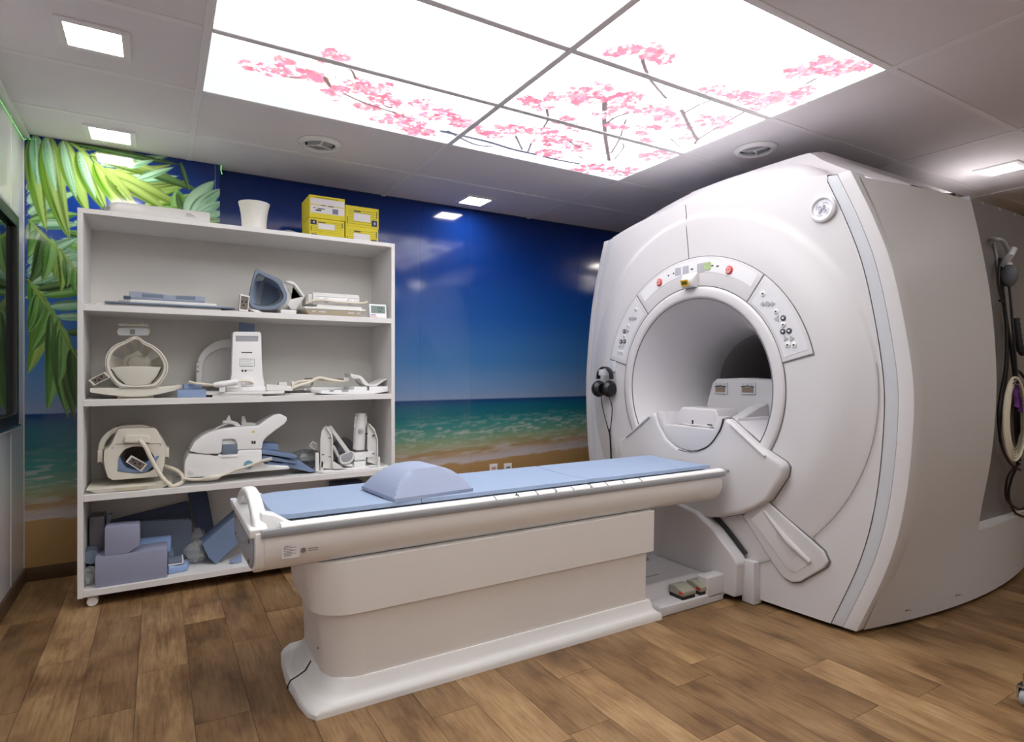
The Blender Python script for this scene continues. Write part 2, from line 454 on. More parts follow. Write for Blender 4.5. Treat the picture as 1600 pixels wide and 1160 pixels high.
# middle frond
fan([(44, 343), (75, 372), (100, 398), (124, 430)], 6, 1, 55, 0.8, 6, 'gyg', 0.4)
LEAVES += [((60, 358), (44, 400), 8, 'g', .1), ((68, 365), (48, 440), 8, 'd', .1), ((80, 372), (66, 440), 8, 'g', .08), ((44, 343), (100, 398), 2.0, 's', -.03), ((100, 398), (124, 430), 1.8, 's', -.03)]
# upper hanging frond
fan([(108, 222), (140, 244), (172, 272), (200, 300), (240, 330)], 9, -1, 90, -0.2, 6, 'moy', 0.4)
LEAVES += [((112, 224), (282, 258), 5, 'd', 0), ((140, 242), (292, 290), 9, 'o', .05), ((160, 264), (288, 326), 9, 'o', .04), ((178, 280), (262, 330), 8, 'o', .04),
           ((225, 268), (313, 300), 6, 'd', .04), ((200, 262), (240, 250), 4, 'm', 0), ((215, 280), (270, 262), 5, 'm', 0), ((52, 213), (72, 358), 10, 'y', -.06), ((56, 212), (60, 290), 8, 'm', 0),
           ((76, 212), (108, 372), 13, 'y', -.08), ((72, 214), (88, 300), 6, 'm', -.04), ((100, 219), (138, 332), 12, 'y', -.06), ((98, 220), (120, 310), 5, 'm', -.04),
           ((124, 236), (166, 330), 12, 'y', -.05), ((124, 238), (150, 310), 5, 'm', -.03), ((148, 254), (192, 330), 10, 'y', -.04), ((166, 268), (216, 330), 9, 'o', -.03),
           ((108, 222), (142, 245), 2.2, 's', .02), ((142, 245), (182, 292), 2.0, 's', .02), ((182, 292), (215, 330), 1.6, 's', .02)]
# mint fan rising from behind the shelving
LEAVES += [((288, 340), (277, 296), 12, 'g', .08), ((290, 338), (276, 300), 5, 'd', .08), ((294, 340), (334, 284), 13, 'm', .10), ((300, 342), (348, 296), 11, 'm', .12), ((304, 344), (348, 316), 9, 'm', .10),
           ((306, 346), (348, 332), 8, 'm', .06), ((304, 350), (350, 344), 7, 'g', .03), ((282, 254), (296, 300), 3, 'd', 0), ((246, 330), (290, 330), 8, 'g', 0)]

def mural_panel(name, x0, x1, z0, z1, y, step, hor, palms=False, parent=None):
    nx = max(2, int(round((x1 - x0) / step))); nz = max(2, int(round((z1 - z0) / step)))
    xs = np.linspace(x0, x1, nx + 1); zs = np.linspace(z0, z1, nz + 1)
    X, Z = np.meshgrid(xs, zs)
    C = beach(X, Z, hor)
    if palms:
        for i, (p0, p1, w, kd, sg) in enumerate(LEAVES): leaf(C, X, Z, p0, p1, w, kd, sg, i)
    me = bpy.data.meshes.new(name)
    V = np.stack([X, np.full_like(X, y), Z], -1).reshape(-1, 3)
    i = np.arange(nz)[:, None] * (nx + 1) + np.arange(nx)[None]
    Fc = np.stack([i, i + 1, i + nx + 2, i + nx + 1], -1).reshape(-1, 4)
    nf = len(V); t = 0.004                                     # a thin sheet: edge skirt and back
    vb = [(x0, y + t, z0), (x1, y + t, z0), (x1, y + t, z1), (x0, y + t, z1)]
    c = [0, nx, nz * (nx + 1) + nx, nz * (nx + 1)]
    me.from_pydata([tuple(v) for v in V] + vb, [], Fc.tolist() + [(c[0], nf, nf + 1, c[1]), (c[1], nf + 1, nf + 2, c[2]), (c[2], nf + 2, nf + 3, c[3]), (c[3], nf + 3, nf, c[0]), (nf, nf + 3, nf + 2, nf + 1)])
    ca = me.color_attributes.new('print', 'FLOAT_COLOR', 'POINT')
    A = np.ones((len(V) + 4, 4), np.float32); A[:len(V), :3] = C.reshape(-1, 3)
    ca.data.foreach_set('color', A.ravel())
    me.materials.append(MURAL)
    o = bpy.data.objects.new(name, me); COL.objects.link(o); o.parent = parent
    return o
wb = struct('wall_back', MB().box(XL - .1, XR + .1, YB + .004, YB + .1, -0.06, CEIL + .1), mat('wall_core', (40, 60, 110), .6))
mural_panel('mural_panel', XL + 0.004, PANX, 0.07, CEIL, YL_, 0.0036, 0.892, True, wb)
part('panel_support', MB().box(XL, PANX - .002, YL_ + .0045, YB + .003, 0.0, CEIL), WHITE, wb)
edges = [PANX - .002, 1.632, 2.040, 3.06, 4.0, XR]
for a, b in zip(edges, edges[1:]):
    mural_panel('mural_panel', a + .0004, b - .0004, 0.07, CEIL, YB, 0.010, 0.868, False, wb)
part('joint_trim', MB().box(0.2925, 0.294, YL_ - .001, YL_, 0.07, CEIL), MIDGREY, wb)
# small leaf print running on past the step
mbf = MB(); 
wr = struct('wall_right', MB().box(XR, XR + .1, YF, YB, -0.06, CEIL + .1), mat('sand_wall', (166, 128, 74), 0.3, var=0.1))
wf = struct('wall_front', MB().box(XL, XR, YF - .1, YF, -0.06, CEIL + .1), mat('pale_wall', (226, 224, 222), 0.5))
wl = struct('wall_left', MB().box(XL - .1, XL - .004, YF, YB, -0.06, CEIL + .1), SEAM)
js = [YF, -0.9, 0.3, 1.5, 2.6, 3.606, YL_]
for a, b in zip(js, js[1:]):
    part('wall_panel', MB().box(XL - .004, XL, a + .0015, b - .0015, 0.0, CEIL), GLOSSW, wl, smooth=0)
    part('joint_strip', MB().box(XL, XL + .0015, b - .004, b + .003, 0.07, CEIL), WHITE, wl, smooth=0)
struct('baseboard_back', MB().box(XL, PANX, YL_ - .012, YL_, 0, 0.072).box(PANX, XR, YB - .012, YB, 0, 0.072), SKIRT, bevel=.003)
struct('baseboard_left', MB().box(XL, XL + .012, YF, YL_ - .012, 0, 0.072), SKIRT, bevel=.003)

# ---- dark window in the left wall
wf_ = MB()
y0, y1, z0, z1, t = 1.9, 3.608, 0.84, 1.815, 0.05
yz = lambda a, b, c, d: [Vector((XL + .03, a, c)), Vector((XL + .03, b, c)), Vector((XL + .03, b, d)), Vector((XL + .03, a, d))]
wf_.ring(yz(y0, y1, z0, z1), yz(y0 + t, y1 - t, z0 + t, z1 - t), (-.03, 0, 0))
win = struct('window_1', wf_, BLACK, bevel=.003)
part('pane', MB().box(XL + .004, XL + .01, y0 + t, y1 - t, z0 + t, z1 - t), GLASSDK, win)
part('sill_strip', MB().box(XL + .002, XL + .036, y0, y1 + .004, z0 - .008, z0), CHROME, win)
part('frame_edge', MB().ring(yz(y0 - .012, y1 + .012, z0 - .02, z1 + .012), yz(y0, y1, z0 - .008, z1), (-.026, 0, 0)), MIDGREY, win)

# ---- ceiling: tiles between bars
ceil_ = struct('ceiling', MB().box(XL - .1, XR + .1, YF - .1, YB + .1, CEIL + .012, CEIL + .1), SEAM)
GX0, GY0, GDX, GDY = 0.155, 3.492, 1.2, 0.5536
xs = [XL] + [GX0 + GDX * i for i in range(5)] + [XR]
ys = [YF] + sorted(GY0 - GDY * j for j in range(0, 9)) + [YB]
LIT = {}
B = 0.016
for i in range(len(xs) - 1):
    for j in range(len(ys) - 1):
        a, b, c, d = xs[i] + B, xs[i + 1] - B, ys[j] + B, ys[j + 1] - B
        mx_, my_ = (a + b) / 2, (c + d) / 2
        if 0.155 < mx_ < 2.555 and 1.277 < my_ < 2.94: LIT[(i, j)] = (a, b, c, d); continue
        part('ceiling_tile', MB().box(a, b, c, d, CEIL + .003, CEIL + .012), TILE, ceil_, smooth=0)
for x in xs[1:-1]: part('ceiling_bar', MB().box(x - B + .0005, x + B - .0005, YF, YB, CEIL - .001, CEIL + .013), TBAR, ceil_, bevel=.002, seg=1)
for y in ys[1:-1]:
    for a, b in zip(xs, xs[1:]):
        part('ceiling_bar', MB().box(a + B, b - B, y - B + .0005, y + B - .0005, CEIL - .0005, CEIL + .013), TBAR, ceil_, bevel=.002, seg=1)
part('ceiling_bar', MB().box(XL, XL + .025, YF, YL_, CEIL - .02, CEIL + .01), TBAR, ceil_, bevel=.002)

# ---- blossom print over the six backlit panels
BC = [(400,105,16),(430,112,20),(450,100,16),(480,118,18),(505,122,16),(522,86,14),(512,96,12),(535,92,10),(515,150,14),(530,142,12),(545,140,14),(562,132,16),(575,140,14),(590,150,20),(600,135,12),(612,160,18),(622,182,14),
      (600,190,14),(575,168,14),(640,190,20),(650,205,20),(662,165,16),(636,200,16),(690,175,16),(700,182,18),(720,192,18),(735,198,16),(672,182,14),(668,208,14),(752,205,16),(770,212,14),(790,200,12),(800,205,16),(830,160,18),(842,166,18),
      (862,152,12),(880,220,16),(852,208,18),(902,230,20),(905,145,16),(895,158,18),(922,155,18),(936,138,16),(952,150,20),(972,160,20),(985,150,16),(962,172,16),(1002,170,18),(1022,176,16),(1042,186,18),(900,200,16),(882,190,14),(868,242,16),(852,240,14),
      (942,265,18),(962,270,18),(985,268,14),(928,262,16),(905,268,12),(962,200,14),(1002,205,16),(1032,243,18),(1042,236,16),(1012,245,14),(990,80,14),(1022,88,20),(1036,92,16),(1026,76,14),(968,80,12),(958,84,10),(1115,142,16),(1150,152,18),(1172,155,18),(1200,160,18),
      (1098,186,14),(1130,190,18),(1118,196,16),(1242,116,18),(1262,112,20),(1292,106,22),(1312,112,18),(1342,106,16),(1282,96,14),(1330,98,12),(1222,150,20),(1250,146,20),(1240,158,16),(1206,156,16),(1062,200,16),(1040,172,14),(1018,200,12),(940,180,12),(1075,215,12),(850,222,16),(820,205,14),(1180,172,10),(1012,222,10)]
BR = [([(440,112),(455,122),(505,125),(520,138),(560,158),(600,172),(620,178)],1.3),([(508,122),(515,135),(524,140)],1.6),([(590,150),(600,165),(612,170)],1.2),([(625,182),(650,188)],1.2),
      ([(690,206),(760,222),(800,234),(835,242),(868,250),(905,257)],3.0),([(700,206),(740,226),(770,230)],2.0),([(945,158),(944,185),(946,215),(949,235),(952,252)],2.8),([(947,197),(958,186),(982,178)],1.5),([(955,240),(968,218),(974,200),(978,188)],1.2),
      ([(1003,92),(1008,108),(1018,128),(1041,155)],1.7),([(1065,173),(1074,192),(1084,210),(1090,220)],2.2),([(1070,177),(1092,165),(1110,158)],1.2),([(1086,226),(1092,218),(1130,195),(1165,175),(1192,166)],1.6),([(854,172),(856,188),(845,206)],1.4),
      ([(806,214),(816,235)],1.6),([(830,225),(825,238)],1.3),([(950,264),(975,270),(1000,272)],2.0),([(960,272),(985,277)],1.6),([(1275,124),(1258,133)],1.2),([(556,125),(550,112),(545,110)],1.0),([(905,245),(918,250),(948,240)],.9),([(960,250),(974,232),(972,225)],.9),([(975,262),(1020,250)],.8),([(1048,218),(1062,230)],.9),([(890,222),(905,230),(945,240)],.8),([(612,158),(620,166)],1.4)]
BST = 0.004
bx0, by0 = 0.155, 1.277
BXn, BYn = int(2.41 / BST) + 2, int(1.67 / BST) + 2
def blossom_picture():
    """display-linear print colours over the whole set of panels"""
    X, Y = np.meshgrid(bx0 + np.arange(BXn) * BST, by0 + np.arange(BYn) * BST)
    C = np.ones(X.shape + (3,)) * np.array([1.15, 1.16, 1.17])
    pale = np.clip((1.45 - X) / 1.1, 0, 1) * np.clip((Y - 1.8) / 0.7, 0, 1) + 0.5 * np.clip((Y - 2.5) / .4, 0, 1)
    cl = fbm(X * 2.5, Y * 4, 71); pale = np.clip(pale * 0.9 + (cl - 0.5) * 0.5, 0, 1)[..., None]
    C = C * (1 - pale) + np.array([0.84, 0.93, 1.0]) * pale
    r = np.random.default_rng(3)
    def disc(cx, cy, rad, col, a, soft=0.35):
        i0, i1 = int((cx - rad - bx0) / BST), int((cx + rad - bx0) / BST) + 2
        j0, j1 = int((cy - rad - by0) / BST), int((cy + rad - by0) / BST) + 2
        i0, j0 = max(i0, 0), max(j0, 0)
        if i0 >= min(i1, BXn) or j0 >= min(j1, BYn): return
        sl = (slice(j0, min(j1, BYn)), slice(i0, min(i1, BXn)))
        d = np.hypot(X[sl] - cx, Y[sl] - cy) / rad
        k = (np.clip((1 - d) / soft, 0, 1) * a)[..., None]
        C[sl] = C[sl] * (1 - k) + np.array(col) * k
    pinks = [(.92, .17, .33), (.97, .28, .43), (1.0, .46, .58), (.86, .10, .24), (1.1, .74, .83), (1.15, 1.0, 1.05), (.95, .26, .42)]
    def flowers(cx, cy, R):
        for _ in range(int(10 + R * R * 7500)):
            a = r.random() * 6.283; q = R * r.random() ** .55 * 1.05
            x, y = cx + q * math.cos(a) * 1.3, cy + q * math.sin(a)
            s = 0.007 + 0.008 * r.random(); c = pinks[r.integers(0, 7)]
            a0 = r.random() * 6.283
            for p in range(5):
                if r.random() < .8: disc(x + s * 1.05 * math.cos(a0 + p * 1.257), y + s * 1.05 * math.sin(a0 + p * 1.257), s * (.65 + .25 * r.random()), [min(1.15, v * (.8 + .45 * r.random())) for v in c], 0.95, .4)
            if r.random() < 0.6: disc(x, y, s * .6, (0.78, .08, .16), 0.85, .6)
    def sizes(px, py, R):
        c = zat(px, py, CEIL); e = zat(px + R, py, CEIL); return c.x, c.y, 0.95 * (e - c).length
    for px, py, R in BC[::2]: flowers(*sizes(px, py, R))
    for path, w in BR:
        pts = crom([zat(p[0], p[1], CEIL) for p in path], 14)
        L = len(pts)
        for i in range(L - 1):
            for tt in (0, .25, .5, .75):
                p = pts[i].lerp(pts[i + 1], tt); ww = w * 0.0040 * (1.15 - .3 * i / L)
                dk = (0.10, .035, .06) if p.x > 1.0 and p.y < 2.75 else (0.05, .055, .12)
                if p.x < 1.1: dk = (0.16, .05, .05)
                disc(p.x, p.y, ww + .0035, dk, 0.6, 0.6)
    for px, py, R in BC[1::2]: flowers(*sizes(px, py, R))
    clear = np.clip((C.min(-1) - .84) / .26, 0, 1)[..., None]
    return C * (1 + (PANEL_BOOST - 1) * clear)
BPIC = blossom_picture()
def blossom_colour(X, Y):
    fi = np.clip((X - bx0) / BST, 0, BXn - 2); fj = np.clip((Y - by0) / BST, 0, BYn - 2)
    i = fi.astype(int); j = fj.astype(int); u = (fi - i)[..., None]; v = (fj - j)[..., None]
    return (BPIC[j, i] * (1 - u) + BPIC[j, i + 1] * u) * (1 - v) + (BPIC[j + 1, i] * (1 - u) + BPIC[j + 1, i + 1] * u) * v
GAIN = 1.0
names = {}
for (i, j), (a, b, c, d) in sorted(LIT.items()):
    st = 0.0045
    nx, ny = int((b - a) / st), int((d - c) / st)
    X, Y = np.meshgrid(np.linspace(a, b, nx + 1), np.linspace(c, d, ny + 1))
    C = blossom_colour(X, Y)
    cx_, cy_ = (a + b) / 2, (c + d) / 2
    me = bpy.data.meshes.new('light_panel')
    V = np.stack([X - cx_, Y - cy_, np.zeros_like(X)], -1).reshape(-1, 3)
    q = np.arange(ny)[:, None] * (nx + 1) + np.arange(nx)[None]
    Fc = np.stack([q, q + nx + 1, q + nx + 2, q + 1], -1).reshape(-1, 4)
    n0 = len(V); hx, hy, t = (b - a) / 2, (d - c) / 2, 0.008
    vb = [(-hx, -hy, t), (hx, -hy, t), (hx, hy, t), (-hx, hy, t)]
    cc = [0, nx, ny * (nx + 1) + nx, ny * (nx + 1)]
    me.from_pydata([tuple(v) for v in V] + vb, [], Fc.tolist() + [(n0, n0 + 1, n0 + 2, n0 + 3)] + [(cc[k], cc[(k + 1) % 4], n0 + (k + 1) % 4, n0 + k) for k in range(4)])
    A = np.zeros((n0 + 4, 4), np.float32); A[:, 3] = 1; A[:n0, :3] = C.reshape(-1, 3)
    ca = me.color_attributes.new('print', 'FLOAT_COLOR', 'POINT'); ca.data.foreach_set('color', A.ravel())
    me.materials.append(BLOSSOM)
    o = bpy.data.objects.new('light_panel', me); COL.objects.link(o); o.location = (cx_, cy_, CEIL + .003)
    row = sorted(set(k[1] for k in LIT)).index(j); colm = 'palm' if i == 1 else 'scanner'
    lab = {(0, 1): 'backlit ceiling panel of plain white sky, bookcase side, no blossom', (1, 1): 'backlit ceiling panel of white sky with one small blossom tuft, bookcase side', (2, 1): 'backlit ceiling panel with a long pink blossom branch over pale blue, above the round vent',
           (0, 2): 'backlit ceiling panel of white sky with a lone blossom sprig and a corner cluster', (1, 2): 'backlit ceiling panel crowded with pink blossoms and a dark upright trunk', (2, 2): 'backlit ceiling panel of dense blossom over blue-grey branches, next to the back wall tiles'}[(row, i)]
    tag(o, lab, 'light panel', 'backlit blossom ceiling panels')

# ---- square downlights
def downlight(x, y, label):
    t = thing('downlight', label, 'ceiling light', (x, y, CEIL - .006), 'square recessed downlights')
    o, n = 0.112, 0.086
    q = lambda s, z: [Vector((x + a * s, y + b * s, z)) for a, b in ((-1, -1), (1, -1), (1, 1), (-1, 1))]
    part('frame', MB().ring(q(o, CEIL - .006), q(n, CEIL - .006), (0, 0, .009)), TBAR, t, bevel=.002)
    part('diffuser', MB().box(x - n, x + n, y - n, y + n, CEIL - .003, CEIL + .002), DOWNLIGHT, t, smooth=0)
    return t
downlight(-0.20, 2.665, 'square white downlight in the second tile row from the palm wall')
downlight(-0.21, 3.715, 'square white downlight right above the palm leaf mural')
downlight(1.96, 3.80, 'square white downlight beside the plain blue mural wall')
downlight(4.39, 1.56, 'square white downlight over the dark side of the scanner')
downlight(4.39, 2.66, 'square white downlight behind the scanner housing')
for x, y in ((-0.2, 1.0), (0.75, 0.15), (1.95, 0.15), (3.15, 0.15), (4.35, 0.15), (0.75, -0.95), (1.95, -0.95), (3.15, -0.95), (-0.2, -0.95)):  # unseen fill lamps, added to brighten the room from the near side
    downlight(x, y, 'added square fill downlight, out of view in the ceiling away from the mural wall')

# ---- round air valves
def valve(x, y, label):
    t = thing('air_valve', label, 'air vent', (x, y, CEIL - .016), 'round ceiling air valves')
    part('outer_ring', MB().lathe([(.078, CEIL + .002), (.078, CEIL - .008), (.088, CEIL - .016), (.104, CEIL - .012), (.114, CEIL - .002), (.114, CEIL + .002)], (x, y, 0), n=40), RAILW, t)
    part('inner_disc', MB().lathe([(.004, CEIL - .004), (.05, CEIL - .005), (.066, CEIL - .0005), (.066, CEIL + .002), (.004, CEIL + .002)], (x, y, 0), n=32), MIDGREY, t)
    for a in (0.5, 2.6, 4.7):
        M = Matrix.Translation((x, y, 0)) @ Matrix.Rotation(a, 4, 'Z')
        part('cross_bar', MB().box(0, .08, -.004, .004, CEIL - .010, CEIL - .004, M), RAILW, t)
    part('hub', MB().lathe([(.001, CEIL - .014), (.008, CEIL - .013), (.009, CEIL - .004), (.001, CEIL - .004)], (x, y, 0), n=16), RAILW, t)
valve(0.752, 3.275, 'round white air valve beside the blossom panels, above the shelving unit')
valve(2.835, 2.125, 'round white air valve in the shaded ceiling over the scanner crown')

# ---- green fairy-light strips
def leds(name, path, label, n):
    t = thing(name, label, 'light strip', tuple(path[0]), 'green light strips')
    part('strip', MB().tube(path, .002, 6), MIDGREY, t)
    mb = MB(); P = resample_open(path, n)
    for p in P:
        mb.box(p.x - .001, p.x + .003, p.y - .002, p.y + .002, p.z - .002, p.z + .002)
    s = part('led_bead', mb, LEDGREEN, t, smooth=0); s['kind'] = 'stuff'
def resample_open(path, n):
    P = [Vector(p) for p in path]; L = [0]
    for a, b in zip(P, P[1:]): L.append(L[-1] + (b - a).length)
    out = []
    for i in range(n):
        s = L[-1] * i / (n - 1); k = min(max(j for j in range(len(L) - 1) if L[j] <= s + 1e-9), len(P) - 2)
        out.append(P[k].lerp(P[k + 1], (s - L[k]) / max(1e-9, L[k + 1] - L[k])))
    return out
leds('led_strip', [Vector((XL + .006, 2.6, CEIL - .05)), Vector((XL + .006, 3.3, CEIL - .052)), Vector((XL + .006, 3.88, CEIL - .045)), Vector((XL + .012, 3.90, CEIL - .03)), Vector((XL + .05, 3.905, CEIL - .025))], 'green LED strip along the top of the glossy left wall', 60)
leds('led_strip', [Vector((PANX + .006, YL_ - .006, CEIL - .005)), Vector((PANX + .004, YL_ - .004, CEIL - .03)), Vector((PANX + .010, YL_ - .003, CEIL - .05))], 'short green LED tail at the edge of the palm panel', 9)

# ---- wall sockets
for (px, py), lab in (((770.5, 733), 'white wall socket on the sand print, nearer the shelving unit'), ((793, 732), 'white wall socket on the sand print, nearer the scanner')):
    c = yat(px, py, YB); x, z = c.x, c.z - .01
    t = thing('wall_socket', lab, 'socket', (x, YB, z), 'wall sockets low on the mural')
    part('plate', MB().box(x - .034, x + .034, YB - .010, YB, z - .05, z + .05), RAILW, t, bevel=.003)
    part('insert', MB().box(x - .022, x + .022, YB - .013, YB - .009, z - .03, z + .036), PAPER, t, bevel=.002)
    part('print_mark', MB().box(x - .016, x + .016, YB - .0134, YB - .0128, z + .014, z + .022), RED if px < 780 else PRINT, t, smooth=0)
    part('print_mark', MB().box(x - .012, x + .012, YB - .0134, YB - .0128, z - .02, z - .012), PRINT, t, smooth=0)
# ================================================================ THE SCANNER
def interp(x, pts):
    if x <= pts[0][0]: return pts[0][1]
    for (a, b), (c, d) in zip(pts, pts[1:]):
        if x <= c:
            t = (x - a) / (c - a); return b + (d - b) * t
    return pts[-1][1]
_wf = crom([(0.0, .800, 0), (.3, .918, 0), (.55, .978, 0), (.85, 1.008, 0), (1.1, 1.005, 0), (1.47, .945, 0), (1.7, .875, 0), (1.92, .785, 0)], 6)
_wf = [(p.x, p.y) for p in _wf]
_wr = [(0.0, .895), (.35, .905), (.7, .955), (1.03, .975), (1.4, .955), (1.7, .912), (1.95, .865)]
_wr = [(p.x, p.y) for p in crom([(a, b, 0) for a, b in _wr], 6)]
def w_front(z): return interp(z, _wf)
def w_at(X, z):
    t = min(max((X - 2.48) / 0.82, 0), 1); t = t * (2 - t)
    w = w_front(z) * (1 - t) + interp(z, _wr) * t
    if X > 3.3: w -= 0.10 * ((X - 3.3) / 0.9) ** 2 * (1.0 if z <= .341 else .12)
    return w
def face_x(u, z=None):
    """depth of the front cover: flat round the bore, bowing back towards the sides"""
    x = 2.405 + 0.075 * u * u
    if z is None: return x
    k = min(max((math.hypot(u, z - ZC) - .70) / .20, 0), 1); k = k * k * (3 - 2 * k)
    return 2.400 * (1 - k) + (x - .008 * dome(math.hypot(u, z - ZC))) * k
def dome(r):
    t = min(max((0.90 - r) / 0.014, 0), 1); return t * t * (3 - 2 * t)
def z_top(u): return 1.985 - 0.13 * u * u
ZB = 0.022
scan = thing('mri_scanner', 'large white scanner with a round bore, curved sides and control panels', 'scanner', (3.2, AX, 0))

def outline(inset, dz=0.0, n_side=36, n_top=30, n_bot=24):
    """closed loop (u, z) of the front, going up the far side, over the top and down the near side"""
    zt = 1.0
    zs_ = [ZB + (1.895 - ZB) * i / n_side for i in range(n_side + 1)]
    far = [(w_front(z) - inset, z) for z in zs_]
    near = [(-(w_front(z) - inset), z) for z in reversed(zs_)]
    ue = far[-1][0]
    top = [(ue - 2 * ue * i / n_top, z_top(ue - 2 * ue * i / n_top) - dz) for i in range(n_top + 1)]
    ub = far[0][0]
    bot = [(-ub + 2 * ub * i / n_bot, ZB) for i in range(1, n_bot)]
    return far + top + near + bot

# front cover: from the bore ring out to the trim strips, gently domed, with the raised round field
INS = 0.102
loop = outline(INS)
NR = 64; loops = []
for k in range(NR + 1):
    l = []
    for u, z in loop:
        a = math.atan2(z - ZC, u); ro = math.hypot(u, z - ZC)
        r = 0.50 + (ro - 0.50) * (k / NR)
        uu, zz = r * math.cos(a), ZC + r * math.sin(a)
        l.append(Vector((face_x(uu, zz), AX + uu, zz)))
    loops.append(l)
fc = part('front_cover', MB().loft(loops, cap=False), PLASTIC, scan, smooth=50)
# dark seams drawn by narrow grooves with a gasket
part('cover_seam', MB().tube([Vector((face_x(u, z) - .001, AX + u, z)) for u, z in ((.060, 1.972), (.055, 1.93), (.046, 1.83), (.038, 1.75), (.032, 1.68))], .0022, 6), SEAM, fc)
part('cover_seam', MB().tube([Vector((face_x(.893 * math.cos(a), ZC + .893 * math.sin(a)) - .0004, AX + .893 * math.cos(a), ZC + .893 * math.sin(a))) for a in [math.radians(172 + 113 * i / 60) for i in range(61)]], .0016, 5), MIDGREY, fc)
# trim strips and outer edge strips on both sides
def ribbon(i0, i1, x0, x1, sgn, zhi=1.918):
    L0, L1, L2, L3 = [], [], [], []
    for i in range(41):
        z = ZB + (zhi - ZB) * i / 40
        w = w_front(z); a, b = w - i0, w - i1
        Xa, Xb = face_x(a, z), face_x(b, z)
        L0.append(Vector((Xa + x0, AX + sgn * a, z))); L1.append(Vector((Xb + x0, AX + sgn * b, z)))
        L2.append(Vector((Xb + x1, AX + sgn * b, z))); L3.append(Vector((Xa + x1, AX + sgn * a, z)))
    return MB().loft([[a, b, c, d] for a, b, c, d in zip(L0, L1, L2, L3)])
for s in (-1, 1):
    part('trim_strip', ribbon(.1008, .0545, .003, .03, s), GREYTRIM, scan, bevel=.002, label='long grey trim strip')
    part('strip_gasket', ribbon(.103, .050, .006, .04, s), SEAM, scan)
    part('edge_strip', ribbon(.053, .0, .0, .10, s), PLASTIC, scan, bevel=.004)
# side and top shell
XS = [2.50, 2.56, 2.66, 2.80, 2.95, 3.10, 3.22, 3.30]
def section(X, inset=0.0, zlo=ZB, zhi=1.895, rise=None, dz=0):
    rise = 0.09 + 0.03 * min((X - 2.48) / .3, 1) if rise is None else rise
    zs_ = [zlo + (zhi - zlo) * i / 30 for i in range(31)]
    far = [Vector((X, AX + w_at(X, z) - inset, z)) for z in zs_]
    near = [Vector((X, AX - w_at(X, z) + inset, z)) for z in reversed(zs_)]
    ue = w_at(X, zhi) - inset
    top = [Vector((X, AX + ue * (1 - 2 * i / 24), zhi + rise * (1 - (1 - 2 * i / 24) ** 2))) for i in range(1, 24)]
    return far + top + near
part('side_shell', MB().loft([section(X) for X in XS], cap=False, closed=False), PLASTIC, scan, smooth=50)
# rim that closes the face edge
part('top_edge', MB().grid(lambda a, b: Vector((face_x((1 - 2 * a) * .79) + b * .09, AX + (1 - 2 * a) * .79, z_top((1 - 2 * a) * .79) + .004 * b)), 30, 2), PLASTIC, scan)
# rear: lower skirt, recessed grey side panels, lips, rear cap
XR_ = [3.30, 3.45, 3.6, 3.8, 4.0, 4.3, 4.6]
def sideband(Xs, zlo, zhi, inset, s, n=16):
    return MB().grid(lambda a, b: Vector((Xs[0] + (Xs[-1] - Xs[0]) * a, AX + s * (w_at(Xs[0] + (Xs[-1] - Xs[0]) * a, max(zlo + (zhi - zlo) * b, .342 if zlo > .3 else 0)) - inset), zlo + (zhi - zlo) * b)), 12, n)
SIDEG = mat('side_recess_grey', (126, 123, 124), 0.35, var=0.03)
for s in (-1, 1):
    part('rear_skirt', sideband(XR_, ZB, 0.34, 0.0, s), PLASTIC, scan)
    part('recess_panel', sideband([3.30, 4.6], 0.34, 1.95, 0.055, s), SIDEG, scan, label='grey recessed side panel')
    lp = [Vector((3.30, AX + s * (w_at(3.3, .34 + 1.58 * i / 20)), .34 + 1.58 * i / 20)) for i in range(21)]
    part('recess_lip', MB().loft([[p + Vector((-.006, 0, 0)), p + Vector((.006, -s * .003, 0)), p + Vector((.006, -s * .06, 0)), p + Vector((-.006, -s * .06, 0))] for p in lp]), MIDGREY, scan)
    part('recess_ledge', MB().grid(lambda a, b: Vector((3.30 + 1.3 * a, AX + s * ((w_at(3.30 + 1.3 * a, .34) + .0) * (1 - b) + (w_at(3.30 + 1.3 * a, .345) - .062) * b), .335 + .02 * b)), 12, 2), PLASTIC, scan)
part('rear_top', MB().loft([[v for v in section(X, .055, 1.93, 1.95, .08)] for X in XR_], cap=False, closed=False), PLASTIC, scan)
part('rear_cap', MB().prism([Vector((4.6, p.y, p.z)) for p in section(4.6, .056, ZB, 1.95, .08)], (.02, 0, 0)), PLASTIC, scan)
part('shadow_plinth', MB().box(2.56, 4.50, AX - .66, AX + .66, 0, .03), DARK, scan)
# crown pieces on top
def crown(X0, X1, prof, front_slope, base=1.86):
    """arched cover: prof gives (offset from the axis, z) from the near end to the far end"""
    l0 = [Vector((X0, AX + u, base)) for u, z in prof]
    la = [Vector((X0, AX + u, max(base, z - front_slope))) for u, z in prof]
    lb = [Vector((X0 + .12, AX + u, z)) for u, z in prof]
    lc = [Vector((X1, AX + u, z)) for u, z in prof]
    l3 = [Vector((X1, AX + u, base)) for u, z in prof]
    return MB().loft([l0, la, lb, lc, l3], cap=False, closed=False)
cp = crom([(-.66, 1.90, 0), (-.60, 1.955, 0), (-.53, 2.02, 0), (-.46, 2.075, 0), (-.38, 2.105, 0), (-.2, 2.13, 0), (0, 2.14, 0), (.25, 2.128, 0), (.5, 2.09, 0), (.73, 2.03, 0), (.738, 1.97, 0), (.742, 1.90, 0)], 5)
part('crown_cover', crown(2.55, 2.78, [(p.x, p.y) for p in cp], .135), PLASTIC, scan, smooth=50)
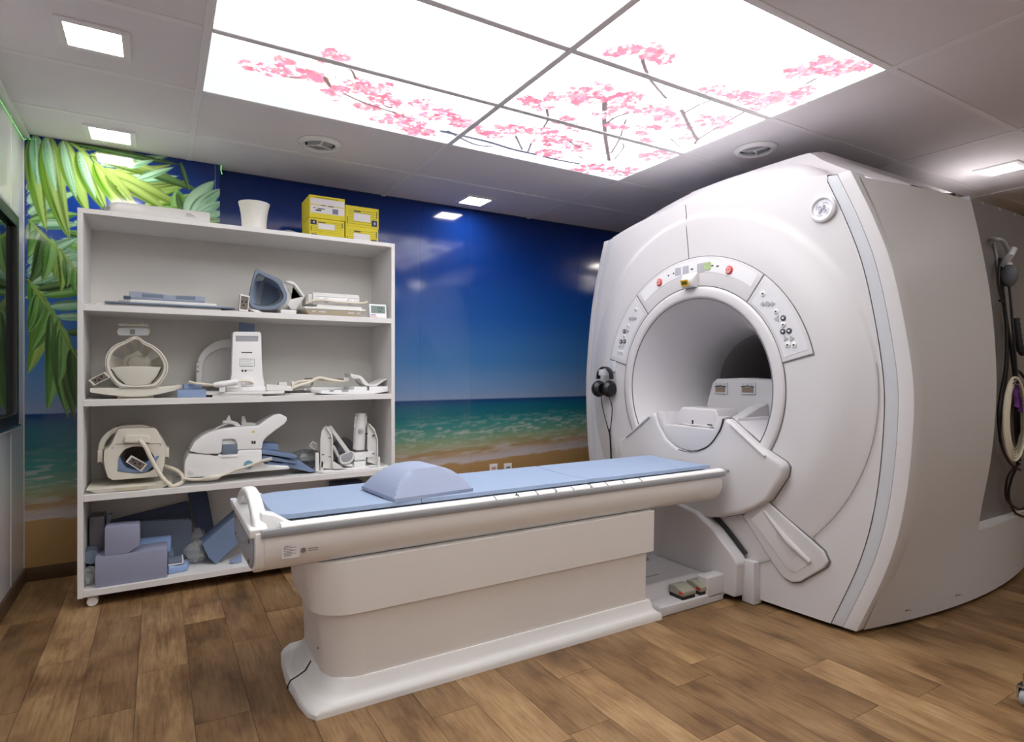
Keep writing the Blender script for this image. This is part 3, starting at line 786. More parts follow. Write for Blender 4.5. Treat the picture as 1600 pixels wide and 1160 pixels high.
rp = crom([(-.80, 1.93, 0), (-.60, 2.055, 0), (-.46, 2.15, 0), (-.40, 2.20, 0), (-.34, 2.215, 0), (0, 2.22, 0), (.34, 2.215, 0), (.40, 2.20, 0), (.46, 2.15, 0), (.60, 2.055, 0), (.80, 1.93, 0)], 5)
part('rear_crown', crown(2.80, 4.4, [(p.x, p.y) for p in rp], .03), mat('scanner_top', (216, 212, 216), .45), scan, smooth=50)

# bore ring and flared tunnel
cx = (0, AX, ZC)
part('ring_gasket', MB().lathe([(.462, 2.415), (.462, 2.3980), (.5325, 2.3980), (.5325, 2.415)], cx, 'x', 96, cap=False), SEAM, scan)
part('bore_ring', MB().lathe([(.468, 2.42), (.469, 2.397), (.473, 2.392), (.482, 2.389), (.514, 2.389), (.523, 2.392), (.527, 2.397), (.528, 2.42)], cx, 'x', 96, cap=False), PLASTIC, scan)
fl = [(.302 + .161 * (1 - s) ** 2.1, 2.398 + .56 * s) for s in [i / 24 for i in range(25)]]
part('bore_flare', MB().lathe(fl, cx, 'x', 96, cap=False), PLASTIC, scan, smooth=60)
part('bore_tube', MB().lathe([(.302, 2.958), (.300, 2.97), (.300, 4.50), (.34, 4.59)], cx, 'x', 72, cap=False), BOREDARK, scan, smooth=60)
part('bore_lamp', MB().lathe([(.001, -.004), (.045, -.003), (.055, .006)], (3.08, AX + .03, ZC + .292), 'z', 24), PLASTIC, scan)

# control band: three panels round the bore with a grey gasket behind
def sector(r0, r1, a0, a1, x0, x1, n=40):
    la, lb = [], []
    for i in range(n + 1):
        a = math.radians(a0 + (a1 - a0) * i / n); ca, sa = math.cos(a), math.sin(a)
        la.append((ca, sa))
    mk = lambda r, x: [Vector((x, AX + r * c, ZC + r * s)) for c, s in la]
    A, B_, C_, D_ = mk(r0, x0), mk(r1, x0), mk(r1, x1), mk(r0, x1)
    return MB().loft([[a, b, c, d] for a, b, c, d in zip(A, B_, C_, D_)])
part('band_gasket', sector(.526, .6825, 13.5, 166.5, 2.3970, 2.44), SEAM, scan)
BX = 2.3945
panR = part('control_panel', sector(.531, .679, 128.6, 166, BX, 2.43), PLASTIC, scan, bevel=.003)
panT = part('display_panel', sector(.531, .679, 51.6, 128.0, BX, 2.43), PLASTIC, scan, bevel=.003)
panL = part('control_panel', sector(.531, .679, 14, 51, BX, 2.43), PLASTIC, scan, bevel=.003)
for pr, a0, a1 in ((panR, 130.5, 164), (panL, 16, 49)):
    part('membrane', sector(.545, .664, a0, a1, BX - .0012, BX + .002), mat('membrane_grey', (214, 214, 220), .35), pr)
part('membrane', sector(.600, .664, 54, 126, BX - .0012, BX + .002), mat('membrane_white', (226, 226, 230), .35), panT)
BTN = [mat('button_dark', (70, 70, 76), .45), mat('button_grey', (170, 170, 174), .45), mat('button_white', (222, 222, 222), .4)]
def button(px, py, r, kind, par, shape='o'):
    c = xat(px, py, BX - .0012); y, z = c.y, c.z
    if shape == 'o':
        mb = MB().lathe([(r, 0), (r, -.003), (r * .8, -.0045), (.0005, -.0045)], (BX - .0012, y, z), 'x', 18)
    else:
        s = 1 if shape == '<' else -1
        mb = MB().prism([Vector((BX - .0045, y + s * r * .9, z)), Vector((BX - .0045, y - s * r * .6, z + r)), Vector((BX - .0045, y - s * r * .6, z - r))], (.0034, 0, 0))
    b = part('button', mb, BTN[kind], par)
    if shape == 'o':
        part('button_mark', MB().box(BX - .0062, BX - .0056, y - r * .35, y + r * .35, z - r * .3, z + r * .3), BTN[2] if kind == 0 else PRINT, b, smooth=0)
zq = lambda x, y: (900 + x / 4.0, 290 + y / 4.0)
for x, y, r, k, sh in [(1170, 676, .013, 2, 'o'), (1165, 740, .012, 1, '<'), (1186, 740, .012, 1, '<'), (1209, 740, .012, 1, '>'), (1233, 738, .012, 1, '>'), (1251, 788, .012, 2, 'o'), (1256, 832, .014, 1, '<'), (1296, 829, .013, 0, 'o'), (1296, 870, .012, 2, 'o'),
                       (1294, 912, .013, 0, 'o'), (1333, 909, .013, 0, 'o'), (1312, 956, .013, 1, '>'), (1351, 955, .013, 1, '>'), (1324, 997, .013, 2, 'o'), (1364, 997, .013, 2, 'o')]:
    button(*zq(x, y), r, k, panR, sh)
for x, y, r, k, sh in [(375, 777, .012, 2, 'o'), (336, 833, .012, 1, '<'), (348, 832, .012, 1, '<'), (360, 831, .012, 1, '>'), (373, 830, .012, 1, '>'), (327, 878, .011, 2, 'o'), (303, 912, .013, 0, 'o'), (324, 910, .012, 1, '>'), (303, 944, .011, 2, 'o'),
                       (282, 976, .013, 0, 'o'), (304, 975, .013, 0, 'o'), (274, 1009, .012, 1, '<'), (293, 1008, .012, 1, '<'), (267, 1041, .012, 2, 'o'), (287, 1043, .012, 2, 'o')]:
    button(*zq(x, y), r, k, panL, sh)
# display panel: stop buttons, segment windows, green 100, laser housing with its label
dq = lambda x, y: xat(1010 + x / 10.0, 390 + y / 10.0, BX - .0014)
for x, y in ((205, 515), (1295, 320)):
    c = dq(x, y)
    b = part('stop_button', MB().lathe([(.021, 0), (.021, -.004), (.017, -.008), (.0005, -.009)], (c.x, c.y, c.z), 'x', 28), RED, panT, label='red round stop button')
    part('stop_mark', MB().lathe([(.014, -.0090), (.014, -.0098), (.011, -.0098), (.011, -.0090)], (c.x, c.y, c.z), 'x', 24, cap=False).box(c.x - .0098, c.x - .009, c.y - .002, c.y + .002, c.z - .008, c.z + .008), PAPER, b)
SEG = mat('display_grey', (176, 174, 184), .4)
for x0, x1, yc, hh in ((450, 540, 352, 45), (568, 660, 330, 48), (792, 1000, 278, 48)):
    a = dq(x0, yc); b = dq(x1, yc - (6 if x0 > 700 else 8)); cc = (a + b) / 2; h2 = hh * .00047
    part('display_window', MB().box(BX - .0020, BX - .0010, b.y, a.y, cc.z - h2, cc.z + h2), SEG, panT, smooth=0)
c = dq(938, 265)
for ch, du in (('1', .030), ('0', .006), ('0', -.020)):
    segs = {'1': [((0, -1), (0, 1))], '0': [((-1, -1), (1, -1)), ((1, -1), (1, 1)), ((1, 1), (-1, 1)), ((-1, 1), (-1, -1))]}[ch]
    dg_ = MB()
    for (p, q), (p2, q2) in segs:
        dg_.tube([Vector((BX - .0028, c.y + du - p * .009, c.z + q * .014)), Vector((BX - .0028, c.y + du - p2 * .009, c.z + q2 * .014))], .0019, 6)
    part('display_digit', dg_, GREENLED, panT)
for x, y, wv in ((345, 405, .010), (425, 372, .010), (712, 305, .016), (1030, 250, .012), (1112, 258, .014)):
    c = dq(x, y); part('print_mark', MB().box(BX - .0018, BX - .0010, c.y - wv / 2, c.y + wv / 2, c.z - .005, c.z + .003), PRINT, panT, smooth=0)
hl = []
c0 = dq(700, 470)
for i in range(9):
    s = i / 8; hw = .052 * (1 - .2 * s); out = .052 * math.sin(math.pi * min(1, .12 + .62 * s)) ; z = c0.z + .030 - .074 * s
    hl.append([Vector((BX - .001 - out * math.cos(t) ** .6 if abs(t) < 1.57 else BX - .001, c0.y + hw * math.sin(t), z)) for t in [(-1.57 + 3.14 * q / 12) for q in range(13)]])
las = part('laser_housing', MB().loft(hl, cap=False, closed=False).add([v for v in hl[-1]], [tuple(range(13))]), PLASTIC, panT, smooth=70)
lc = c0 + Vector((-.046, 0, -.034))
part('warning_label', MB().box(-.001, 0, -.026, .026, -.016, .016, Matrix.Translation((BX - .051, c0.y, c0.z - .022)) @ Matrix.Rotation(-.35, 4, 'Y')), YLABEL, las, smooth=0, label='yellow warning label')
part('print_mark', MB().box(-.0014, -.001, -.018, .018, -.009, .009, Matrix.Translation((BX - .0513, c0.y, c0.z - .022)) @ Matrix.Rotation(-.35, 4, 'Y')), mat('label_brown', (96, 76, 20), .6), las, smooth=0)

# round emblem at the upper corner of the face: ring, disc, script monogram and four swirls
ec = xat(1286, 327, 2.436); ex = face_x(ec.y - AX, ec.z) - .001
em = part('emblem', MB().lathe([(.056, .004), (.056, -.010), (.048, -.016), (.043, -.012), (.042, -.006), (.0005, -.006)], (ex, ec.y, ec.z), 'x', 48), mat('emblem_white', (222, 222, 228), .35), scan)
ES = mat('emblem_silver', (176, 176, 190), .35)
el = lambda a, b: Vector((ex - .0085, ec.y - a * .001, ec.z + b * .001))
mono = [[(-4, 8), (-10, 14), (-17, 8), (-15, -2), (-7, 0), (-4, 9), (-5, -6), (-10, -16), (-17, -14), (-12, -7), (-2, -2)],
        [(-2, -2), (6, 2), (12, 10), (8, 16), (3, 12), (6, 4), (13, 4)], [(6, 4), (0, -4), (3, -13), (12, -14), (17, -6), (11, -3), (9, -8)]]
part('emblem_script', MB().tube(crom([el(*p) for p in mono[0]], 6), .0013, 6).tube(crom([el(*p) for p in mono[1]], 6), .0013, 6).tube(crom([el(*p) for p in mono[2]], 6), .0013, 6), ES, em)
sw = MB()
for q in range(4):
    a = q * math.pi / 2 + .6
    sw.tube(crom([el(33 * math.cos(a + t) * (1 - .25 * t), 33 * math.sin(a + t) * (1 - .25 * t)) for t in (0, .35, .7, 1.0)], 5), .001, 6)
part('emblem_swirl', sw, ES, em)

# bib: the docking collar below the bore
BIBX = 2.352
R_ = [(-.231, .863), (-.262, .852), (-.403, .752), (-.535, .688), (-.552, .668), (-.545, .624), (-.469, .506), (-.40, .456), (-.316, .412), (-.21, .375), (-.10, .352), (0, .345)]
bl = [Vector((0, u, z)) for u, z in R_]; bl = bl + [Vector((0, -u, z)) for u, z in reversed(R_[:-1])]
plate = [(.231, .863), (.205, .800), (.15, .730), (.08, .690), (0, .676), (-.08, .690), (-.15, .730), (-.205, .800)]
poly = [Vector((BIBX, AX + p.y, p.z)) for p in bl] + [Vector((BIBX, AX + u, z)) for u, z in plate]
# collar face with the round cut-out at its top
part('dock_collar', MB().prism(poly, (.07, 0, 0)), PLASTIC, scan, bevel=.024, seg=5, smooth=40)
part('collar_shade_seam', MB().prism([Vector((2.3955, AX + p.y * 1.009, .60 + (p.z - .60) * (1.012 if p.z < .66 else 1.0))) for p in bl] + [Vector((2.3955, AX + u, z)) for u, z in plate], (.012, 0, 0)), SEAM, scan)  # grey seam outline that also paints in the collar's shaded side
part('plate_gap', MB().tube(crom([Vector((BIBX - .0005, AX + u, z)) for u, z in ((.06, .679), (0, .672), (-.08, .686), (-.15, .727), (-.207, .800), (-.228, .858))], 6), [.0015 + .0022 * i / 30 for i in range(31)], 6), DARK, scan)
pl2 = [(u * .985, z + .003 if abs(u) < .2 else z) for u, z in plate]
notch = [(-.228, .866), (-.19, .866), (-.165, .800), (.165, .800), (.19, .866), (.228, .866)]
half = [Vector((BIBX + .004, AX + u, z)) for u, z in notch] + [Vector((BIBX + .004, AX + p.x, p.y)) for p in crom([(u, z, 0) for u, z in pl2[1:]], 5)]
part('collar_plate', MB().prism(half, (.05, 0, 0)), PLASTIC, scan, bevel=.004, smooth=40)
for s in (-1, 1):
    a, b = Vector((BIBX - .004, AX + s * .27, .838)), Vector((BIBX - .004, AX + s * .46, .706))
    part('collar_rib', MB().tube([a, a.lerp(b, .5), b], .006, 8), PLASTIC, scan)
part('dock_button', MB().lathe([(.009, 0), (.009, -.006), (.0005, -.008)], (BIBX, *(xat(1137, 735, BIBX).yz)), 'x', 16), MIDGREY, scan)
# bridge that carries the table top into the bore, with low side rails
part('bore_bridge', MB().box(2.39, 3.9, AX - .20, AX + .20, .765, .795), PLASTIC, scan, bevel=.004)
for s in (-1, 1):
    part('bridge_rail', MB().prism([Vector((2.40, AX + s * .20, .79)), Vector((2.40, AX + s * .26, .862)), Vector((2.40, AX + s * .275, .862)), Vector((2.40, AX + s * .275, .76)), Vector((2.40, AX + s * .20, .76))], (.9, 0, 0)), PLASTIC, scan, bevel=.004)
    part('bore_shelf', MB().prism([Vector((2.40, AX + s * .262, .858)), Vector((2.40, AX + s * .42, .74)), Vector((2.62, AX + s * .34, .76)), Vector((2.78, AX + s * .262, .858))], (0, 0, -.03)), PLASTIC, scan, bevel=.006)
part('bridge_slot', MB().box(2.42, 2.46, AX + .03, AX + .06, .7945, .7965).box(2.42, 2.46, AX - .10, AX - .07, .7945, .7965), SEAM, scan)
# foot panel on the lower near side, and its twin on the far side
fp = [(-.312, .402), (-.418, .510), (-.47, .478), (-.685, .325), (-.705, .285), (-.690, .255), (-.585, .165), (-.55, .152), (-.51, .162), (-.47, .20)]
for s in (1, -1):
    P = [Vector((face_x(u, z) - .016, AX + s * u, z)) for u, z in fp]
    foot = part('foot_panel', MB().prism(P, (.03, 0, 0)), PLASTIC, scan, bevel=.008, seg=3)
    part('foot_gasket', MB().prism([p + Vector((.009, 0, 0)) for p in shrink(P, 1.032)], (.02, 0, 0)), SEAM, foot)
    I = [Vector((face_x(u, z) - .0195, AX + s * u, z)) for u, z in ((-.36, .395), (-.425, .455), (-.62, .275), (-.62, .245), (-.565, .20), (-.535, .205))]
    part('foot_inset', MB().prism(I, (.006, 0, 0)), mat('inset_white', (214, 212, 214), .5), foot, bevel=.003)
    part('foot_ridge', MB().tube([Vector((face_x(.43, .45) - .018, AX + s * -.43, .45)), Vector((face_x(.54, .34) - .024, AX + s * -.54, .34)), Vector((face_x(.63, .265) - .018, AX + s * -.63, .265))], [.006, .014, .010], 10), PLASTIC, foot)
part('corner_block', MB().box(2.372, 2.43, AX - .385, AX - .318, .004, .20), PLASTIC, scan, bevel=.004)
for px, py in ((1425, 955), (1487, 927)):
    c = zat(px, py, 0.07); 
    y = AX - w_at(c.x, .07) - .0006
    part('scuff_mark', MB().box(c.x - .03, c.x - .006, y - .0004, y + .001, .070, .074).box(c.x + .002, c.x + .018, y - .0004, y + .001, .066, .070), mat('scuff', (96, 88, 86), .7), scan, smooth=0)

# dock arch in front of the face, foot plate and pedals
dk = part('dock_arch', MB().prism([Vector((2.315, AX + u, z)) for u, z in [(-.325, .03), (-.335, .19), (-.318, .218), (-.20, .318), (-.08, .378), (.05, .40), (.18, .378), (.30, .30), (.335, .19), (.325, .03)]], (.075, 0, 0)), PLASTIC, scan, bevel=.010, seg=3, smooth=40)
part('arch_gasket', MB().tube(crom([Vector((2.391, AX + u, z)) for u, z in [(-.325, .225), (-.20, .330), (-.08, .390), (.05, .412), (.18, .390), (.31, .30)]], 6), .011, 8), DARK, dk)
fpz = .046
plate_ = part('dock_plate', MB().box(1.905, 2.315, AX - .262, AX + .262, 0.0, fpz), PLASTIC, scan, bevel=.010, seg=3)
part('plate_hump', MB().loft([[Vector((x, AX + y * k2, z)) for x, y in ((1.84, -.13), (2.25, -.13), (2.31, -.20), (2.31, .20), (2.25, .13), (1.84, .13))] for k2, z in ((1.35, fpz - .004), (1.1, .085), (1.0, .098))]), PLASTIC, plate_, bevel=.006, smooth=45)
part('plate_step', MB().box(2.20, 2.33, AX - .262, AX - .20, .02, .125), PLASTIC, plate_, bevel=.012, seg=3)
part('plate_slot', MB().box(1.98, 2.10, AX - .055, AX - .049, .0975, .0986), SEAM, plate_)
OLIVE = mat('pedal_olive', (158, 156, 140), .55)
for x, y, s in ((2.09, AX - .212, 1), (2.205, AX - .212, 1), (2.09, AX + .212, -1), (2.205, AX + .212, -1)):
    ped = part('pedal', MB().prism([Vector((x - .042, y - .045, .062)), Vector((x - .042, y + .045, .062)), Vector((x - .042, y + .045, .094)), Vector((x - .042, y + .01, .100)), Vector((x - .042, y - .045, .082))] if s > 0 else
                                   [Vector((x - .042, y + .045, .062)), Vector((x - .042, y - .045, .062)), Vector((x - .042, y - .045, .094)), Vector((x - .042, y - .01, .100)), Vector((x - .042, y + .045, .082))], (.084, 0, 0)), OLIVE, scan, bevel=.005, label='olive grey foot pedal')
    part('pedal_foot', MB().box(x - .04, x + .04, y - .04, y + .04, fpz - .002, .062), DARK, ped)
    part('pedal_mark', MB().box(x - .0428, x - .0418, y - s * .03 - .012, y - s * .03 + .012, .068, .082), RED, ped, smooth=0)

# ---- things on and in the scanner
hk = xat(965, 572, 2.43); HX = face_x(hk.y - AX, hk.z)
t = thing('headphone_hook', 'grey plastic wall hook stuck on the scanner face beside the bore', 'hook', (HX, hk.y, hk.z))
part('hook_plate', MB().box(HX - .012, HX + .004, hk.y - .020, hk.y + .020, hk.z - .035, hk.z + .030), GREYTRIM, t, bevel=.004)
part('hook_peg', MB().box(HX - .085, HX - .008, hk.y - .016 + .028, hk.y + .016 + .028, hk.z - .060, hk.z - .022), GREYTRIM, t, bevel=.006)
t = thing('headphones', 'black over-ear headphones hanging on the grey hook, cable running down', 'headphones', (HX - .05, hk.y + .02, hk.z - .16))
hy, hz = hk.y + .028, hk.z - .075
arc = [Vector((HX - .048, hy + .062 * math.sin(a), hz + .005 + .062 * math.cos(a))) for a in [(-1.75 + 3.5 * i / 20) for i in range(21)]]
hb = part('headband', MB().loft([[p + Vector((d, 0, 0)) + (p - Vector((HX - .048, hy, hz))).normalized() * e for d, e in ((-.014, -.004), (.014, -.004), (.014, .004), (-.014, .004))] for p in arc]), BLACK, t, bevel=.002)
for s in (-1, 1):
    e = part('ear_cup', MB().lathe([(.005, -.024), (.034, -.023), (.048, -.012), (.052, 0), (.048, .014), (.040, .019), (.005, .019)], (HX - .052 - .012 * s, hy + s * .036, hz - .066), 'y', 24), BLACK, t)
    part('ear_cushion', MB().lathe([(.024, -.010), (.034, -.014), (.042, -.006), (.036, .004), (.024, .002)], (HX - .052 - .012 * s, hy + s * .036 - s * .018, hz - .066), 'y', 24, cap=False), DARK, e)
zz0 = hz - .10
for s in (-1, 1):
    part('cable', MB().tube(crom([Vector((HX - .05, hy + s * .036, zz0)), Vector((HX - .03, hy + s * .045, zz0 - .07)), Vector((HX - .02, hy + s * .03, zz0 - .15)), Vector((HX - .012, hy + s * .004, zz0 - .23))], 6), .0028, 6), BLACK, t)
part('cable', MB().tube(crom([Vector((HX - .012, hy, zz0 - .22)), Vector((HX - .010, hy - .01, zz0 - .32)), Vector((HX - .008, hy - .02, .36)), Vector((HX - .008, hy - .03, .10))], 8), .005, 6), BLACK, t)
part('cable_slider', MB().lathe([(.005, -.01), (.008, 0), (.005, .01)], (HX - .012, hy, zz0 - .225), 'z', 12), BLACK, t)

# head cradle in the bore with two sockets
t = thing('coil_cradle', 'white head cradle with two pin sockets, lying on the bridge inside the bore', 'cradle', (2.75, AX, .795))
part('cradle_front', MB().loft([[Vector((2.47 + x0, AX + s_, z)) for x0, s_ in ((0, -.10 * k_), (0, .185 * k_), (.16, .185 * k_), (.16, -.10 * k_))] for k_, z in ((1.0, .7955), (1.0, .85), (.80, .892))]), PLASTIC, t, bevel=.010, seg=3)
part('cradle_latch', MB().box(2.452, 2.50, AX - .06, AX + .12, .7965, .806), PLASTIC, t, bevel=.002)
for g_ in ((.065, .075, .826), (-.062, -.03, .812)):
    part('latch_gap', MB().box(2.468, 2.472, AX + g_[0], AX + g_[1], .806, g_[2]), DARK, t, smooth=0)
part('cradle_arm', MB().prism([Vector((2.50, AX - .10, .7955)), Vector((2.78, AX - .10, .7955)), Vector((2.78, AX - .10, .92)), Vector((2.70, AX - .10, .90)), Vector((2.52, AX - .10, .83))], (0, -.07, 0)), PLASTIC, t, bevel=.01, seg=3)
pan = [(.275, .7955), (.265, .90), (.225, 1.02), (.19, 1.045), (0, 1.052), (-.19, 1.045), (-.225, 1.02), (-.265, .90), (-.275, .7955)]
up = part('socket_wall', MB().prism([Vector((2.78, AX + u * .92, z)) for u, z in pan], (.14, 0, 0)), PLASTIC, t, bevel=.012, seg=3)
for px0, px1, py0, py1 in ((1117.5, 1137, 598, 616), (1158.5, 1181, 598, 617)):
    a = xat(px0, py0, 2.778); b = xat(px1, py1, 2.778)
    s = part('socket', MB().box(2.770, 2.784, b.y, a.y, b.z, a.z), GREYTRIM, up, bevel=.004)
    part('pin_block', MB().box(2.768, 2.772, b.y + .010, a.y - .010, b.z + .010, b.z + (a.z - b.z) * .62), GOLDPIN, s, smooth=0)
    part('socket_brow', MB().tube([Vector((2.769, a.y - .006, b.z + (a.z - b.z) * .66)), Vector((2.767, (a.y + b.y) / 2, b.z + (a.z - b.z) * .74)), Vector((2.769, b.y + .006, b.z + (a.z - b.z) * .66))], .004, 6), SEAM, s)
    for k_ in (.22, .5, .78):
        part('socket_dot', MB().box(2.7692, 2.7702, a.y + (b.y - a.y) * k_ - .003, a.y + (b.y - a.y) * k_ + .003, b.z + (a.z - b.z) * .84, b.z + (a.z - b.z) * .90), DARK, s, smooth=0)

# hook bracket, bulb and cables on the dark recessed side
def side_pt(px, py, out=0.0):
    """point on the recessed side panel under a pixel"""
    X = 3.5
    for _ in range(30):
        p = xat(px, py, X); yw = AX - w_at(X, min(max(p.z, .36), 1.94)) + .055 - out
        X *= yw / p.y
    return xat(px, py, X)
t = thing('cable_hook', 'grey cable bracket with an upturned arm on the scanner side recess', 'hook', tuple(side_pt(1560, 400, 0)))
part('hook_loop', MB().tube(crom([side_pt(1547, 375, .01), side_pt(1556, 374, .04), side_pt(1567, 377, .05), side_pt(1574, 390, .04), side_pt(1577, 410, .01)], 6), .010, 8), MIDGREY, t)
part('hook_stem', MB().tube([side_pt(1553, 380, .006), side_pt(1557, 400, .006), side_pt(1560, 425, .006)], .006, 8), MIDGREY, t)
part('hook_arm', MB().tube([side_pt(1566, 419, .02), side_pt(1572, 408, .05), side_pt(1580, 397, .08), side_pt(1584, 388, .09)], .015, 10), GREYTRIM, t)
t = thing('alarm_bulb', 'dark grey rubber squeeze bulb on a black tube beside the cable hook', 'squeeze bulb', tuple(side_pt(1578, 440, .05)))
bc = side_pt(1577, 429, .05)
part('bulb', MB().lathe([(.004, -.062), (.018, -.055), (.032, -.03), (.036, 0), (.030, .028), (.014, .045), (.004, .05)], tuple(bc), 'z', 20), mat('bulb_grey', (92, 96, 104), .5), t)
part('bulb_collar', MB().lathe([(.012, .045), (.012, .056), (.004, .058)], tuple(bc), 'z', 14), PAPER, t)
part('bulb_tube', MB().tube(crom([bc + Vector((0, 0, -.06)), side_pt(1580, 480, .05), side_pt(1584, 530, .05), side_pt(1590, 600, .05)], 6), .006, 6), DARK, t)
paths = [[(1563, 404), (1565, 440), (1572, 500), (1582, 560), (1590, 640), (1592, 720)], [(1562, 408), (1560, 440), (1570, 490), (1574, 560), (1568, 620), (1562, 680), (1575, 720), (1594, 735)],
         [(1562, 470), (1570, 480), (1572, 560), (1560, 640), (1563, 690)], [(1590, 600), (1586, 660), (1590, 720), (1580, 750), (1576, 775), (1585, 800), (1600, 808)],
         [(1593, 725), (1575, 745), (1573, 780), (1592, 796), (1606, 790)], [(1582, 600), (1590, 580), (1600, 590)]]
labs = ['thick black cable dropping straight from the hook on the scanner side', 'black cable swinging wide behind the scanner edge', 'thin black cable looping close to the scanner side lip', 'black cable ending in a long low loop over the recess ledge', 'black cable coil hanging lowest in the recess', 'short black cable crossing the purple cloth']
for i, (P, lab) in enumerate(zip(paths, labs)):
    q = crom([side_pt(x, y, .02 + .012 * (i % 3)) for x, y in P], 8)
    solo('cable', MB().tube(q, .009 if i == 0 else .006, 6), BLACK, lab, 'cable', 'black cables in the scanner side recess')
t = thing('handle_grip', 'ribbed black handle hanging among the cables', 'grip', tuple(side_pt(1590, 520, .05)))
gp = [side_pt(1587, 497, .05), side_pt(1590, 520, .05), side_pt(1594, 545, .05), side_pt(1599, 552, .05)]
part('grip', MB().tube(crom(gp, 6), [.014 + .003 * (i % 2) for i in range(19)], 10), DARK, t)
q = MB()
for i in range(5):
    cc = side_pt(1586, 655, .02 + .01 * i)
    q.tube([cc + Vector(((.075 + .012 * i) * math.cos(a) * 1.0, -.0, (.15 + .012 * i) * math.sin(a))) for a in [2 * math.pi * k_ / 40 for k_ in range(41)]], .006, 6)
solo('cable_coil', q, CABLEW, 'coil of cream cable hanging on the scanner side', 'cable')
cc = side_pt(1590, 612, .02)
solo('cloth', MB().grid(lambda a, b: cc + Vector((-.07 + .16 * a + .01 * math.sin(9 * b), -.012 - .01 * math.sin(14 * a), -.07 + .12 * b - .03 * math.sin(3 * a))), 14, 10).grid(lambda a, b: cc + Vector((-.07 + .16 * a + .01 * math.sin(9 * b), -.008 - .01 * math.sin(14 * a), -.07 + .12 * b - .03 * math.sin(3 * a))), 14, 10), PURPLE, 'crumpled purple cloth tucked behind the cable coil', 'cloth')

# ================================================================ THE TABLE
TY = 2.165
tab = thing('patient_table', 'white patient table with grey rails docked to the scanner on a stepped pedestal', 'table', (1.2, TY, 0))
TX0, TX1 = 0.262, 2.305
def bar(prof, x0, x1):
    """symmetrical cross-section (half profile: offset from axis, z) swept along the table"""
    full = [(-a, z) for a, z in prof] + [(a, z) for a, z in reversed(prof)]
    return MB().loft([[Vector((x, TY + a, z)) for a, z in full] for x in (x0, x1)])
shell = part('bed_shell', bar([(0, .600), (.252, .600), (.258, .570), (.256, .535), (.245, .505), (.222, .482), (.19, .470), (0, .468)], TX0 + .012, TX1), TABLEW, tab, bevel=.006, smooth=40)
for s in (-1, 1):
    part('side_rail', MB().prism([Vector((TX0 + .004, TY + s * a, z)) for a, z in ((.240, .588), (.262, .588), (.265, .600), (.262, .612), (.240, .612))], (TX1 - TX0 + .012, 0, 0)), MIDGREY, tab, bevel=.002, label='grey side rail')
    part('top_rail', MB().prism([Vector((TX0 + .06, TY + s * a, z)) for a, z in ((.195, .598), (.262, .6105), (.261, .616), (.254, .6215), (.243, .624), (.230, .624), (.205, .616), (.195, .612))], (TX1 - TX0 - .05, 0, 0)), RAILW, tab, bevel=.004, seg=3, smooth=50)
part('deck', MB().box(TX0 + .03, TX1 - .01, TY - .205, TY + .205, .598, .613), RAILW, tab)
# scale marks on the near rail
for px, py in ((774, 778), (839, 769), (895, 762), (948, 755), (1001, 749)):
    x = yat(px, py, TY - .255).x
    part('scale_tick', MB().box(x - .0012, x + .0012, -.0145, .0145, -.0005, .0008, Matrix.Translation((0, TY - .2535, .6222)) @ Matrix.Rotation(.42, 4, 'X')), PRINT, tab, smooth=0)
for ch, px, py in (('4', 808, 773), ('3', 868, 765.5), ('2', 923, 759), ('1', 974, 752)):
    x = yat(px, py, TY - .255).x
    lettering(ch, .034, PRINT, tab, (x, TY - .2535, .6228), (1, 0, 0), (0, .91, .41), 'scale_number')
# near end: white end block, grey end plate, handle
ep = [(0, .612), (.235, .612), (.252, .600), (.255, .560), (.250, .520), (.236, .492), (.20, .472), (0, .468)]
full = [(-a, z) for a, z in ep] + [(a, z) for a, z in reversed(ep)]
part('end_frame', MB().prism([Vector((TX0 - .012, TY + a, z)) for a, z in full], (.03, 0, 0)), RAILW, tab, bevel=.006)
gp_ = [(0, .585), (.215, .585), (.235, .560), (.232, .52), (.215, .497), (.19, .484), (0, .480)]
fg = [(-a, z) for a, z in gp_] + [(a, z) for a, z in reversed(gp_)]
epl = part('end_plate', MB().prism([Vector((TX0 - .020, TY + a, z)) for a, z in fg], (.014, 0, 0)), MIDGREY, tab, bevel=.004, label='grey end plate')
for s in (-1, 1):
    for z in (.505, .565):
        part('screw', MB().lathe([(.006, 0), (.006, -.003), (.0005, -.0036)], (TX0 - .020, TY + s * .18, z), 'x', 10), SEAM, epl)
part('end_bar', MB().box(TX0 - .028, TX0 + .02, TY - .248, TY + .248, .588, .616), RAILW, tab, bevel=.007, seg=3)
hp = [(-.240, .612), (-.215, .640), (-.165, .672), (-.11, .694), (-.05, .706), (.02, .708), (.08, .700), (.14, .680), (.19, .652), (.235, .612)]
hi = [(-.175, .612), (-.155, .638), (-.12, .658), (-.08, .670), (-.03, .676), (.02, .676), (.07, .670), (.11, .655), (.14, .635), (.155, .612)]
part('handle', MB().prism([Vector((TX0 - .014, TY + u, z - .012)) for u, z in hp] + [Vector((TX0 - .014, TY + u, z - .012)) for u, z in reversed(hi)], (.042, 0, 0)), RAILW, tab, bevel=.012, seg=4, smooth=50)
for s in (-1, 1):
    part('handle_root', MB().prism([Vector((TX0 + .01, TY + s * .225, .60)), Vector((TX0 + .01, TY + s * .205, .655)), Vector((TX0 + .05, TY + s * .215, .645)), Vector((TX0 + .105, TY + s * .24, .612)), Vector((TX0 + .105, TY + s * .24, .60))], (0, -s * .055, 0)), RAILW, tab, bevel=.008, seg=3, smooth=50)
part('side_catch', MB().box(TX0 - .032, TX0 - .010, TY + .215, TY + .262, .592, .618), GREYTRIM, tab, bevel=.004)
part('handle_label', MB().box(TX0 + .03, TX0 + .0306, TY - .06, TY - .02, .616, .640), mat('cream_label', (230, 220, 180), .6), tab, smooth=0)
